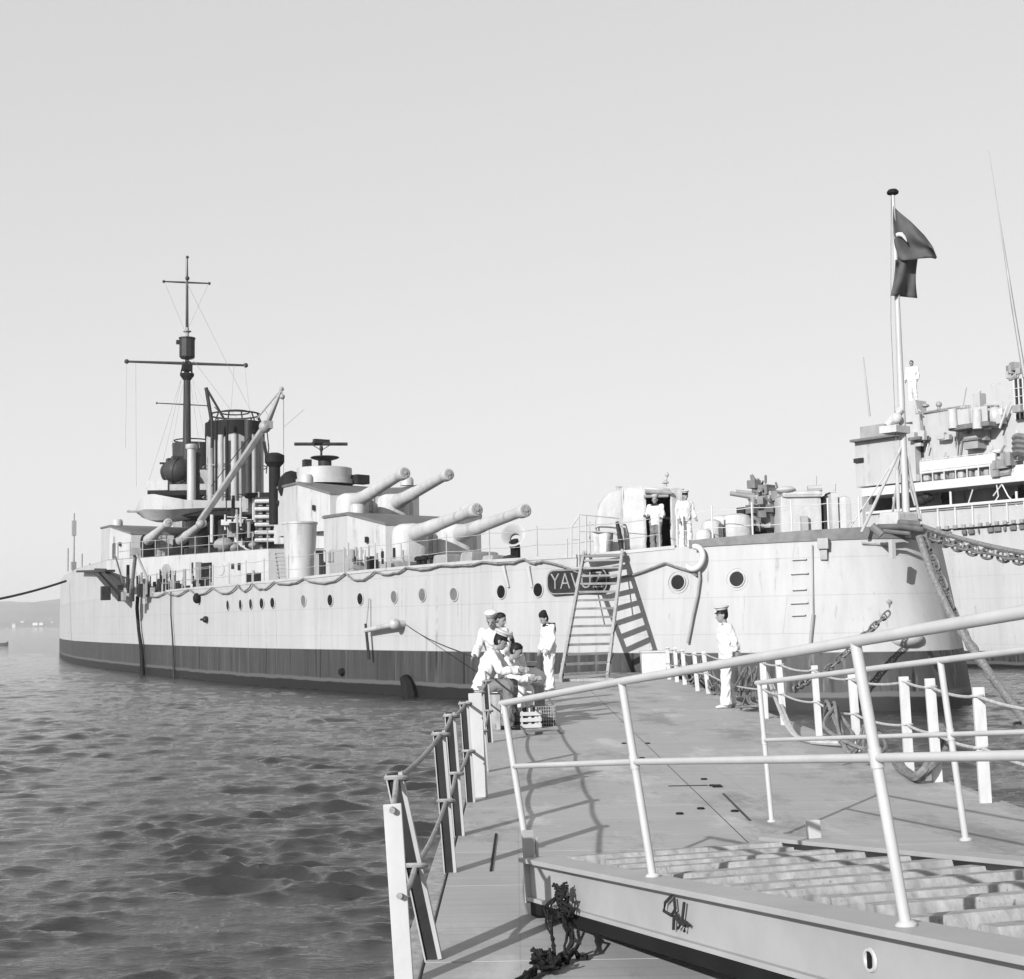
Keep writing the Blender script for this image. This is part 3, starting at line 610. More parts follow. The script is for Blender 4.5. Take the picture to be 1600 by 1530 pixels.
cr = MB().bar(sy(312, 816, 95), sy(413, 668, 93), .38, .38, (0, 1, 0)).build('boat_crane', 'shipd', ship, bevel=.06)
mb = MB(); k = sy(414, 667, 93); tip = sy(440, 608, 93); mb.tube([k, tip], .12, 8); mb.tube([sy(420, 663, 93.3), tip], .1, 8); mb.tube([sy(401, 655, 94), tip], .05, 6)
for i in (.25, .5, .72): mb.tube([k.lerp(tip, i), sy(401, 655, 94).lerp(tip, i + .08)], .03, 5)
mb.ball(k, .42); mb.box(sy(418, 664, 93), (.6, .6, .5)); mb.ball(tip, .16); mb.build('crane_head', 'shipd', cr)
mb = MB(); mb.tube([tip, sy(443, 625, 92), sy(443, 700, 91.5), sy(443, 818, 91)], .035, 5); mb.ball(sy(441, 620, 92), .18); mb.tube([sy(443, 668, 91), sy(475, 640, 91)], .012, 4); mb.build('crane_fall', 'shipd', cr)
mb = MB(); mb.tube([sy(398, 672, 93.2), sy(330, 760, 95)], .03, 5); mb.tube([sy(417, 672, 93), sy(420, 700, 93), sy(416, 740, 93)], .04, 5); mb.tube([sy(412, 690, 92.6), sy(418, 720, 92.8)], .12, 5); mb.build('crane_rope', 'dark', cr)
mb = MB(); a1 = sy(322, 606, 104); mb.tube([sy(331, 660, 104), a1], .14, 8); mb.tube([sy(352, 658, 104), a1], .09, 8); mb.tube([sy(335, 636, 104), sy(342, 643, 104)], .03, 5); mb.tube([sy(331, 655, 104), sy(331, 700, 104)], .1); mb.build('derrick_frame', 'dark', ship)
mb = MB(); mb.ball(sy(313, 819, 94), (.32, .32, .3)); mb.build('crane_pivot', 'shipd', ship)
rg = random.Random(5)
for k in range(46):
    px, py = rg.uniform(338, 432), rg.uniform(806, 866); Yq = rg.uniform(91, 98); P = sy(px, py, Yq); t_ = rg.random()
    if t_ < .45: MB().tube([P, P + V((0, 0, rg.uniform(.6, 2.2)))], rg.uniform(.04, .12), 6).build('vent_pipe', rg.choice(['ship', 'shipd', 'dark']), ship)
    elif t_ < .8: MB().box(P, (rg.uniform(.3, .8), rg.uniform(.3, 1.1), rg.uniform(.25, .8)), rg.uniform(0, 3)).build('deck_locker', rg.choice(['ship', 'shipd', 'dark', 'black']), ship, bevel=.03)
    else: MB().tube([P, P + V((rg.uniform(-1.2, 1.2), rg.uniform(-1.5, 1.5), rg.uniform(-.2, .4)))], .05, 5).build('deck_rail', 'ship', ship)
for k in range(40):
    px, py = rg.uniform(196, 335), rg.uniform(908, 934); P = sy(px, py, rg.uniform(75.5, 79))
    if rg.random() < .6: MB().tube([P, P + V((0, 0, rg.uniform(.4, 1.0)))], rg.uniform(.03, .09), 6).build('stanchion', rg.choice(['dark', 'shipd', 'black']), ship)
    else: MB().box(P, (.3, rg.uniform(.2, .6), rg.uniform(.2, .6)), rg.uniform(0, 3)).build('deck_locker', rg.choice(['dark', 'black', 'shipd']), ship, bevel=.02)
for k in range(24):
    px, py = rg.uniform(505, 640), rg.uniform(868, 884); P = sy(px, py, 52.5 + (640 - px) * .035)
    MB().tube([P, P + V((0, 0, rg.uniform(.2, .6)))], rg.uniform(.02, .07), 6).build('deck_fitting', rg.choice(['dark', 'shipd', 'ship']), ship)
for px, py, w_, h_, Yq in ((470, 800, .5, .9, 83), (500, 790, .3, .3, 80.5), (575, 845, .7, 1.0, 74), (600, 860, .35, .25, 71)):
    MB().box(sy(px, py, Yq), (.1, w_, h_)).build('access_panel', 'ship', ship, bevel=.03)
# walkway rail on the upper deck edge near the wing turret
mb = MB(); pr = [V((46.6 + k * 1.2, 6 + k * .543, 6.7)) for k in range(12)]
for dz in (.5, 1.): mb.tube([p + V((0, 0, dz)) for p in pr], .02, 5)
for p in pr: mb.tube([p, p + V((0, 0, 1.05))], .035, 5)
mb.build('guard_rail', 'shipd', ship)
for px in (270, 300, 318, 328):
    P = sy(px, 864, 90); P.z = 6.75; MB().box(P + V((0, 0, .35)), (.7, .9, .7)).build('deck_locker', 'dark', ship, bevel=.05)

# ---- stern fittings of the battleship
def dkv(px, py, Yq, z=None): P = sy(px, py, Yq); P.z = zdeck(max(P.x, 0)) + .04 if z is None else z; return P
# ensign staff with its struts and small platform
P0 = sy(1416, 815, 39.4); P0.z = 4.7; P1 = sy(1395, 303, 39.6)
mb = MB(); mb.tube([P0, P0.lerp(P1, .45), P1], [.115, .095, .05], 14); st = mb.build('ensign_staff', 'ship', ship)
mb = MB(); mb.lathe([(.05, -.05), (.16, 0), (.17, .06), (.12, .12), (.02, .14)], P1, n=16); mb.build('staff_truck', 'black', st)
mb = MB(); k = P0.lerp(P1, .27)
mb.tube([k, sy(1346, 832, 38.6)], .045, 8); mb.tube([k + V((0, 0, -.1)), sy(1322, 834, 39.5)], .02, 6); mb.tube([k, sy(1393, 812, 40.6)], .04, 8); mb.tube([k, sy(1438, 815, 39.6)], .045, 8)
mb.tube([sy(1402, 735, 39.2), sy(1404, 812, 39.2)], .05, 8); mb.tube([sy(1430, 790, 39.5), P0.lerp(P1, .2)], .03, 6); mb.build('staff_strut', 'ship', st)
mb = MB(); mb.box(sy(1398, 672, 39.4), (.55, .7, .2), .3); mb.tube([sy(1385, 666, 39.3), sy(1408, 640, 39.4)], .1, 8); mb.ball(sy(1401, 654, 39.3), .16); mb.build('stern_lantern', 'canvas', st)
mb = MB(); mb.box(sy(1404, 815, 39.2), (.7, .9, .5), .2); mb.build('staff_step', 'canvas', st, bevel=.08)
mb = MB(); h0 = sy(1400, 690, 39.3)
mb.tube([P1 + V((0, .06, 0)), sy(1392, 500, 39.3), h0], .012, 4); mb.build('halyard', 'ropeg', st)
# fairlead roller and bollards over the stern
A = sy(1372, 824, 38.2); B = sy(1440, 828, 38.6); mb = MB(); mb.tube([A, A.lerp(B, .5) + V((0, 0, .05)), B], .09, 10); mb.tube([sy(1362, 822, 38.2), sy(1378, 836, 38.1)], .11, 8); mb.tube([sy(1404, 818, 38.5), sy(1436, 820, 38.6)], .11, 8); mb.tube([sy(1380, 830, 38.1), sy(1420, 834, 38.2)], .06, 8); mb.build('stern_fairlead', 'mid', ship)
mb = MB(); P = sy(1394, 858, 37.6); mb.box(P, (.14, .12, .5)); a = hullat(1350, 848); b_ = hullat(1405, 852); mb.tube([a + hnorm(a) * .08, (a + b_) / 2 + hnorm(a) * .12, b_ + hnorm(b_) * .1], .05, 6); mb.build('stern_moulding', 'ship', ship)
# hawse lip and slots low on the stern
P = hullat(1398, 940); n = hnorm(P); mb = MB(); mb.lathe([(.07, -.02), (.07, .04), (.05, .05)], P, n); mb.box(P + V((0, 0, -.15)) + n * .02, (.05, .05, .28)); mb.build('hawse_slot', 'shipd', ship)
P = hullat(1420, 998); n = hnorm(P); mb = MB(); mb.ball(P - n * .12, (.5, .5, .26), 16, 10); mb.build('stern_bulge', 'ship', ship)
# name board with raised letters
P = hullat(862, 922, 3.75); Q = hullat(958, 922, 3.75); n = hnorm((P + Q) / 2); t = (Q - P).normalized(); n = V((t.y, -t.x, 0)); n = n if n.y > 0 else -n; c = (P + Q) / 2 + n * .16
mb = MB(); L = (Q - P).length; hgt = .78; pts = []
for k in range(25):
    pass
def rr_poly(L, h, r, k=6):
    o = []
    for cx, cy, a0 in ((L / 2 - r, h / 2 - r, 0), (-L / 2 + r, h / 2 - r, 90), (-L / 2 + r, -h / 2 + r, 180), (L / 2 - r, -h / 2 + r, 270)):
        for i in range(k + 1): a = radians(a0 + 90 * i / k); o.append((cx + r * cos(a), cy + r * sin(a)))
    return o
pl = rr_poly(L, hgt, .3); mb.rings([[c + t * x + V((0, 0, y)) + n * d for x, y in pl] for d in (-.03, .03)])
nb = mb.build('name_board', 'dark', ship)
def letters(txt, size, mtl, name, parent, origin, tx, ty, depth=.02, stretch=1.):
    cu = bpy.data.curves.new('lettering', 'FONT'); cu.body = txt; cu.size = size; cu.extrude = depth / 2; cu.offset = -.010; cu.align_x = 'CENTER'; cu.align_y = 'CENTER'
    to = bpy.data.objects.new('lettering', cu); col.objects.link(to); bpy.context.view_layer.update()
    me = bpy.data.meshes.new_from_object(to.evaluated_get(bpy.context.evaluated_depsgraph_get())); bpy.data.objects.remove(to)
    me.materials.clear(); me.materials.append(MT[mtl]); tz = tx.cross(ty)
    for v in me.vertices: q = v.co.copy(); v.co = origin + tx * q.x * stretch + ty * q.y + tz * q.z
    o = bpy.data.objects.new(name, me); col.objects.link(o); o.parent = parent; return o
letters('YAVUZ', .72, 'shipd', 'lettering', nb, c + n * .04, t, V((0, 0, 1)), .03, .92)
mb = MB(); ring = rr_poly(L - .06, hgt - .06, .27); mb.tube([c + t * x + V((0, 0, y)) + n * .03 for x, y in ring + ring[:1]], .02, 6); mb.build('board_border', 'shipd', nb)
# twin anti-aircraft mount
b0 = dkv(1192, 835, 43); mb = MB(); mb.lathe([(.9, 0), (.9, .12), (.5, .2), (.4, .7)], b0, n=20); aa = mb.build('anti_aircraft_gun', 'dark', ship)
s_ = lambda x, y, Yq=42.6: sy(x, y, Yq)
mb = MB(); mb.tube([s_(1180, 777), s_(1165, 775), s_(1141, 771)], [.09, .07, .07], 10); mb.tube([s_(1180, 772, 43.2), s_(1150, 768, 43.2)], [.08, .06], 10); mb.build('gun_barrel', 'shipd', aa)
mb = MB(); mb.box(s_(1190, 785), (.6, .5, .35), .3); mb.box(s_(1200, 777), (.4, .4, .35), .5); mb.box(s_(1184, 800), (.25, .5, .9)); mb.box(s_(1205, 800), (.3, .6, 1.0), .4); mb.box(s_(1208, 790, 43.4), (.4, .5, .6)); mb.build('gun_cradle', 'shipd', aa, bevel=.05)
mb = MB(); mb.tube([s_(1174, 742), s_(1178, 752), s_(1180, 770)], [.05, .09, .1], 8); mb.tube([s_(1184, 748), s_(1183, 768)], .06, 6); mb.box(s_(1178, 757), (.3, .3, .25), .3); mb.box(s_(1196, 766), (.4, .5, .3), .4); mb.box(s_(1206, 772), (.3, .4, .35)); mb.tube([s_(1186, 760), s_(1200, 764)], .05, 6); mb.torus(s_(1212, 790), .22, .035, (1, .4, 0)); mb.tube([s_(1170, 830), s_(1200, 810), s_(1214, 832)], .05); mb.tube([s_(1172, 822), s_(1212, 826)], .09); mb.tube([s_(1166, 806), s_(1176, 812)], .12); rg = random.Random(21)
for k in range(26):
    x, y = rg.uniform(1168, 1214), rg.uniform(752, 826); a_ = s_(x, y, 42.2 + rg.random()); b_ = s_(x + rg.uniform(-12, 12), y + rg.uniform(-14, 14), 42.2 + rg.random()); mb.tube([a_, b_], rg.uniform(.025, .06), 6)
for k in range(8): mb.box(s_(rg.uniform(1172, 1212), rg.uniform(770, 824), 42.1 + rg.random() * .6), (rg.uniform(.12, .3), rg.uniform(.12, .35), rg.uniform(.1, .3)), rg.uniform(0, 3))
mb.torus(s_(1176, 800), .2, .03, (.6, .7, 0)); mb.torus(s_(1204, 812), .25, .03, (.4, -.8, 0)); mb.build('gun_sight', 'mid', aa)
for x, y, w_, h_ in ((1163, 806, .4, .5), (1170, 818, .35, .3), (1208, 823, .5, .5), (1191, 826, .8, .35)): MB().box(s_(x, y, 42.8), (.3, w_, h_), .3).build('ready_locker', 'dark', ship, bevel=.03)
# canvas-covered drums, big covered house, lumps
for x, y0_, y1_, r_, Yq in ((1113, 812, 840, .32, 41.5), (1128, 805, 838, .34, 42), (1152, 803, 838, .46, 41.8), (1100, 826, 848, .25, 41)):
    P = sy(x, y1_ + 6, Yq); zt_ = sy(x, y0_, Yq).z; mb = MB(); mb.lathe([(r_ * .98, P.z), (r_ * 1.02, P.z + .3), (r_, zt_ - .2), (r_ * .8, zt_ - .06), (r_ * .4, zt_)], (P.x, P.y, 0), n=14); mb.build('covered_winch', 'canvas', ship)
def cbox(name, x0, x1, y0_, y1_, Yq, dep, m, bev=.1, parent=ship): return slab(name, x0, x1, y0_, y1_, Yq, dep, m, parent, bev)
ch = cbox('covered_house', 1218, 1287, 774, 842, 41.5, 2.0, 'canvas', .16)
cbox('house_roof', 1222, 1286, 767, 777, 41.4, 2.1, 'canvas', .12, ch)
cbox('slatted_locker', 1252, 1264, 806, 834, 41.3, .3, 'shipd', .02)
cbox('dark_gap', 1286, 1297, 775, 838, 41.7, 1.2, 'dark', .02, ch)
for x0, x1, yt in ((1298, 1312, 768), (1310, 1334, 774)): cbox('covered_reel', x0, x1, yt, 836, 41.2, 1.0, 'canvas', .2)
mb = MB(); mb.tube([sy(1274, 766, 41.6), sy(1275, 744, 41.6)], .03); mb.tube([sy(1262, 764, 41.6), sy(1284, 763, 41.6)], .1, 8); mb.tube([sy(1304, 767, 41.6), sy(1304, 756, 41.6)], .04); mb.ball(sy(1228, 766, 41.6), (.3, .3, .12)); mb.build('deck_aerial', 'ship', ship)
# ------------------------------------------------------------------ things on the battleship
sl_ = lambda px, py, Yq: aty(px, py, Yq)
# canvas shelter with a doorway
def world_box(mb, px0, px1, py0, py1, Yq, dep, rz=0): 
    A, B = aty(px0, py0, Yq), aty(px1, py1, Yq); mb.box((A + B) / 2 + V((0, dep / 2, 0)), (abs(B.x - A.x), dep, abs(A.z - B.z)), rz)
base = aty(1018, 866, 43.5); base.z = 4.56
cs = thing('canvas_shelter', 'tall white canvas shelter with an open dark doorway above the boarding stairs', 'shelter', base)
def L(px, py, Yq): return aty(px, py, Yq) - base
mb = MB()
def cloth_panel(pts_top, pts_bot, nz=7, amp=.03, seed=0):
    rng = random.Random(seed); n = len(pts_top); R = []
    for k in range(nz):
        f = k / (nz - 1); R.append([V(b).lerp(V(a), f) + V((rng.uniform(-amp, amp), rng.uniform(-amp, amp), 0)) for a, b in zip(pts_top, pts_bot)])
    return R
zt_ = L(975, 760, 43.4).z
def pan(x0, x1, Y0, Y1, ytop=760, seed=0, zb=0, nn=7):
    tp = []; bt = []
    for i in range(nn):
        f = i / (nn - 1); x = x0 + (x1 - x0) * f; Yq = Y0 + (Y1 - Y0) * f; q = L(x, ytop, Yq); tp.append((q.x, q.y, q.z)); bt.append((q.x, q.y, zb))
    mb.rings(cloth_panel(tp, bt, 8, .022, seed), False, False)
pan(973, 1008, 43.2, 43.0, 762, 1); pan(1046, 1068, 43.0, 43.2, 764, 2); pan(973, 962, 43.2, 45.4, 760, 3); pan(1068, 1062, 43.2, 45.4, 764, 4); pan(962, 1062, 45.4, 45.4, 764, 5)
x0, x1 = L(1008, 762, 43.0), L(1046, 764, 43.0); zh = L(1020, 776, 43).z
mb.rings([[V((x0.x, x0.y, zh)), V((x1.x, x1.y, zh))], [V((x0.x, x0.y - .02, x0.z)), V((x1.x, x1.y - .02, x1.z))]], False, False)
rfp = [L(973, 762, 43.2), L(1068, 764, 43.2), L(1062, 764, 45.4), L(962, 762, 45.4)]; mb.rings([[p + V((0, 0, .0)) for p in rfp], [p + V((0, 0, .05)) for p in rfp]])
o = mb.build('canvas_wall', 'canvas', cs, ang=70); sm = o.modifiers.new('thick', 'SOLIDIFY'); sm.thickness = .02
mb = MB(); mb.tube([L(1008, 768, 42.9), L(1049, 770, 42.9)], .07, 8); mb.tube([L(1006, 776, 42.9), L(1044, 775, 42.9)], .05, 8); mb.build('rolled_flap', 'shipd', cs)
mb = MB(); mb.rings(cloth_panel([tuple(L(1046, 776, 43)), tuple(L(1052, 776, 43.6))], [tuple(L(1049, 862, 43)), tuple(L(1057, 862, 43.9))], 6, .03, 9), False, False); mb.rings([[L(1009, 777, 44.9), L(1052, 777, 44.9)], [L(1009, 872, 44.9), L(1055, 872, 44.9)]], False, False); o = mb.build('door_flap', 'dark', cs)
mb = MB(); a = L(1040, 762, 43.6); mb.lathe([(.05, 0), (.05, .12), (.12, .14), (.07, .2), (.03, .24)], a); mb.tube([a + V((.02, 0, .24)), a + V((.05, 0, .36))], .03); mb.ball(a + V((.05, 0, .40)), (.06, .06, .08)); mb.build('cowl_top', 'ship', cs)
# canvas-covered lump beside it
base2 = aty(945, 866, 43.6); base2.z = 4.55
mb = MB(); 
R = []
for px0, px1, py in ((929, 974, 869), (930, 974, 845), (931, 975, 815), (933, 975, 800), (937, 974, 785), (948, 973, 772), (962, 971, 765)):
    A, B = aty(px0, py, 43.8) - base2, aty(px1, py, 43.8) - base2; c = (A + B) / 2; r_ = (B - A).x / 2
    R.append([V((c.x + r_ * abs(cos(a)) ** .45 * (1 if cos(a) > 0 else -1) * (1 + .06 * sin(5 * a + py)), c.y + .8 * r_ * abs(sin(a)) ** .45 * (1 if sin(a) > 0 else -1) * (1 + .05 * sin(7 * a + py * .2)), c.z)) for a in [2 * pi * k / 28 for k in range(28)]])
mb.rings(R); o = mb.build('covered_capstan', 'canvas', None, ang=70); o.location = base2; tag(o, 'hump of white canvas covering a capstan left of the canvas shelter', 'covered gear')
base3 = aty(915, 868, 42.9); base3.z = 4.52
gs = thing('gangway_gate', 'light rail gate with canvas dodgers at the top of the boarding stairs', 'railing', base3)
L3 = lambda px, py, Yq=42.8: aty(px, py, Yq) - base3
mb = MB()
for pts in ([(905, 872), (905, 804), (967, 810), (972, 826), (974, 865)], [(893, 872), (893, 823), (905, 806)], [(886, 872), (886, 842)], [(916, 806), (916, 868)], [(905, 830), (968, 832)], [(893, 843), (905, 843)]):
    mb.tube([L3(*p) for p in pts], .028, 6)
mb.build('rail', 'ship', gs)
mb = MB(); mb.rings(cloth_panel([tuple(L3(925, 832)), tuple(L3(935, 832, 42.9)), tuple(L3(947, 831, 42.8)), tuple(L3(957, 830, 42.9))], [tuple(L3(929, 868)), tuple(L3(937, 868, 42.9)), tuple(L3(948, 868, 42.8)), tuple(L3(958, 867, 42.9))], 6, .03, 4), False, False); o = mb.build('canvas_dodger', 'canvas', gs); o.modifiers.new('thick', 'SOLIDIFY').thickness = .012
mb = MB(); mb.tube([L3(964, 815), L3(970, 845), L3(972, 866)], [.05, .09, .06], 8); mb.build('furled_curtain', 'dark', gs)
# horseshoe lifebuoy and rope hung over the deck edge
P = hullat(1092, 872); n = hnorm(P); C_ = P + n * .22; W = SH + AX * C_.x + NX * C_.y + V((0, 0, C_.z)); nW = AX * n.x + NX * n.y
mb = MB(); tW_ = V((nW.y, -nW.x, 0)); tW_ = tW_ if tW_.x > 0 else -tW_
pts = [tW_ * .27 * cos(a) + V((0, 0, .33 * sin(a))) for a in [radians(-125) + radians(235) * k / 20 for k in range(21)]]
mb.tube(pts, [.085] * 21, 12); o = mb.build('lifebuoy', 'white', None); o.location = W; o.rotation_euler = (0, .25, 0)
tag(o, 'white horseshoe lifebuoy hanging at the deck edge right of the canvas shelter', 'lifebuoy')

# ------------------------------------------------------------------ flag
P1w = SH + AX * P1.x + NX * P1.y + V((0, 0, P1.z)); P0w = SH + AX * P0.x + NX * P0.y + V((0, 0, P0.z))
fb = aty(1397, 320, 39.45)
fl = thing('flag', 'dark red ensign with white crescent, drooping from the stern staff', 'flag', fb)
MT['flag'] = mat('dark red bunting in grey', .115, .85, .15, 3, bmp=.4, bscale=8, bdist=.02)
F2 = lambda px, py, dy=0.: aty(px, py, 39.45 + dy) - fb
# upper fly: hoist edge down the staff, upper leech sweeping out to the tip, folds running to the tip
hoist = [(1396, 322), (1395.5, 345), (1396, 368), (1398, 388), (1402, 407)]
top = [(1396, 322), (1411, 338), (1430, 352), (1448, 371), (1458, 386), (1464, 402)]
bot = [(1402, 407), (1420, 407), (1440, 404), (1455, 403), (1462, 405)]
def along(P, f):
    f *= len(P) - 1; i = min(int(f), len(P) - 2); f -= i; return (P[i][0] + (P[i + 1][0] - P[i][0]) * f, P[i][1] + (P[i + 1][1] - P[i][1]) * f)
R = []; nu, nv = 26, 16
for i in range(nu):
    u = i / (nu - 1); row = []
    for j in range(nv):
        v_ = j / (nv - 1); a = along(top, u); b_ = along(bot, u); h0_ = along(hoist, v_); w0 = (1 - u) ** 3
        x = a[0] + (b_[0] - a[0]) * v_; y = a[1] + (b_[1] - a[1]) * v_; x = x * (1 - w0) + h0_[0] * w0; y = y * (1 - w0) + h0_[1] * w0
        row.append(F2(x, y, .05 + .16 * u * sin(v_ * 9 + u * 4) + .09 * sin(u * 12 - v_ * 5)))
    R.append(row)
def along_flag(u, v_): i = u * (nu - 1); j = v_ * (nv - 1); i0 = min(int(i), nu - 2); j0 = min(int(j), nv - 2); return R[i0][j0].lerp(R[i0 + 1][j0], i - i0).lerp(R[i0][j0 + 1].lerp(R[i0 + 1][j0 + 1], i - i0), j - j0)
mb = MB(); mb.rings(R, False, False)
# lower folded part hanging behind
R2 = []
for i in range(14):
    u = i / 13; row = []
    for j in range(12):
        v_ = j / 11; xl = 1399 - 8 * v_ ** 2; xr = 1434 - 3 * sin(v_ * 3); y = 403 + (56 + 5 * u) * v_ - 1 * u
        row.append(F2(xl + (xr - xl) * u, y + 3, -.20 + .75 * u + .10 * sin(u * 9 + v_ * 3) + .05 * sin(v_ * 8)))
    R2.append(row)
mb.rings(R2, False, False); o = mb.build('bunting', 'flag', fl, ang=80); o.modifiers.new('thick', 'SOLIDIFY').thickness = .006
mb = MB(); cr_ = []
for k in range(15):      # crescent, seen folded
    f = k / 14; cr_.append((along(((1397, 367), (1403, 363), (1410, 363), (1415, 369), (1418, 378)), f), along(((1397, 374), (1403, 369), (1409, 370), (1413, 374), (1417, 378.4)), f)))
mb.rings([[F2(a[0], a[1], -.04) for a, b_ in cr_], [F2(b_[0], b_[1], -.04) for a, b_ in cr_]], False, False); o = mb.build('crescent', 'white', fl); o.modifiers.new('thick', 'SOLIDIFY').thickness = .004

# ------------------------------------------------------------------ boarding stairs
A0, A1 = atz(876, 1063, 1.09), atz(949, 1059, 1.09)
T0, T1 = aty(912, 868, 42.55), aty(972, 866, 42.0)
bs = thing('boarding_stairs', 'light wooden boarding stairs leaning from the pier up to the deck of the battleship', 'stairs', (A0 + A1) / 2)
o0 = (A0 + A1) / 2; A0, A1, T0, T1 = [q - o0 for q in (A0, A1, T0, T1)]
for a, b_ in ((A0, T0), (A1, T1)): MB().bar(a, b_ + (b_ - a).normalized() * .12, .075, .22).build('stringer', 'steel', bs, bevel=.008)
for k in range(14):
    f = (k + .55) / 14.3; a, b_ = A0.lerp(T0, f), A1.lerp(T1, f); MB().bar(a, b_, .26, .062).build('tread', 'stair', bs, bevel=.006)
mb = MB(); mb.box((A0 + A1) / 2 + V((0, 0, -.02)), (1.5, .25, .07)); mb.build('foot_board', 'wood', bs)
mb = MB(); mb.bar(T0 + V((-.1, -.1, -.03)), T1 + V((.1, -.1, -.03)), .3, .08); mb.build('top_platform', 'roof', bs)
mb = MB()
for k in (.08, .30): q = A1.lerp(T1, k); mb.tube([q, q + V((.12, -.15, .35))], .02, 5)
for a, b_ in ((T1, .6), (T0, .6)): q = a.lerp(A1 if a is T1 else A0, .35); mb.tube([a + V((0, 0, 0)), q + V((0, .8, -.2))], .025, 5)
mb.build('stair_brace', 'dark', bs)

# ------------------------------------------------------------------ mooring chains and hawser at the stern
def chain(name, pts, link, r, label, m='chain', group=None):
    pts = [V(p) for p in pts]; o0 = pts[0]; seg = []; mb = MB()
    dd = [0]
    for a, b_ in zip(pts, pts[1:]): dd.append(dd[-1] + (b_ - a).length)
    def at(s):
        for i in range(len(pts) - 1):
            if s <= dd[i + 1]: return pts[i].lerp(pts[i + 1], (s - dd[i]) / (dd[i + 1] - dd[i]))
        return pts[-1]
    n = int(dd[-1] / (link * .72))
    for k in range(n):
        s = k * link * .72; a, b_ = at(s), at(min(s + link, dd[-1])); t = (b_ - a).normalized(); c = (a + b_) / 2 - o0
        u = t.cross(V((0, 0, 1))).normalized(); v_ = u.cross(t); e = u if k % 2 else v_
        e = (e + (v_ if k % 2 else u) * random.uniform(-.25, .25)).normalized(); loop = []
        for i in range(17):
            q = 2 * pi * i / 16; loop.append(c + t * (link * .36) * (1 if cos(q) > 0 else -1) * min(1, abs(cos(q)) * 1.5) + t * 0 + e * link * .27 * sin(q) + t * link * .14 * cos(q))
        mb.tube(loop, r, 6, False); mb.tube([c - e * link * .26, c + e * link * .26], r * .8, 5)
    ob = mb.build(name, m, None); ob.location = o0; return tag(ob, label, 'chain', group)
c0 = aty(1441, 830, 38.7)
chain('mooring_chain', sag(aty(1447, 836, 38.6), aty(1620, 876, 33.5), .12, 6)[:] + [aty(1760, 918, 29)], .50, .035, 'heavy stud-link chain running level from the stern to the right under the hawser')
chain('mooring_chain', [aty(1442, 838, 38.5), aty(1462, 885, 38.2), aty(1478, 925, 37.9), aty(1502, 985, 37.4), aty(1540, 1045, 36.2), aty(1585, 1105, 34.5), aty(1640, 1165, 32.5)], .42, .04, 'heavy chain plunging steeply from the stern into the water at the right')
mb = MB(); pts = sag(aty(1441, 822, 38.8), aty(1640, 870, 33), .1, 8) + [aty(1800, 912, 28)]; mb.tube([p - pts[0] for p in pts], .065, 8); o = mb.build('mooring_hawser', 'ropeg', None); o.location = pts[0]; tag(o, 'thick taut hawser running above the level chain from the stern to the right', 'rope')
mb = MB(); pts = [aty(1436, 838, 38.4), aty(1456, 898, 38), aty(1484, 958, 37.4), aty(1517, 1010, 36.8), aty(1560, 1070, 35.2), aty(1612, 1140, 33)]; mb.tube([p - pts[0] for p in pts], .10, 8); o = mb.build('mooring_hawser', 'ropeg', None); o.location = pts[0]; tag(o, 'thick grey hawser descending beside the steep chain at the stern', 'rope')
chain('mooring_chain', [aty(1390, 956, 36.8), aty(1340, 1003, 36.6), aty(1295, 1045, 36.3), aty(1266, 1062, 36.0), aty(1240, 1078, 35)], .30, .025, 'short rusty chain slanting from the lower hull down toward the pier', 'chain')
mb = MB(); a = aty(103, 908, 107); b_ = aty(-40, 943, 96); mb.tube([q - a for q in sag(a, b_, .15, 8) + [aty(-400, 1010, 80)]], .09, 6); o = mb.build('mooring_line', 'dark', None); o.location = a; tag(o, 'long dark mooring line from the far left edge of the battleship out of the picture', 'rope')
mb = MB(); a = aty(634, 976, 50.4); b_ = aty(748, 1028, 24); mb.tube([q - a for q in sag(a, b_, .1, 8)], .014, 5); o = mb.build('heaving_line', 'dark', None); o.location = a; tag(o, 'thin line from the boat boom on the ship side to the sailors on the pier', 'rope')

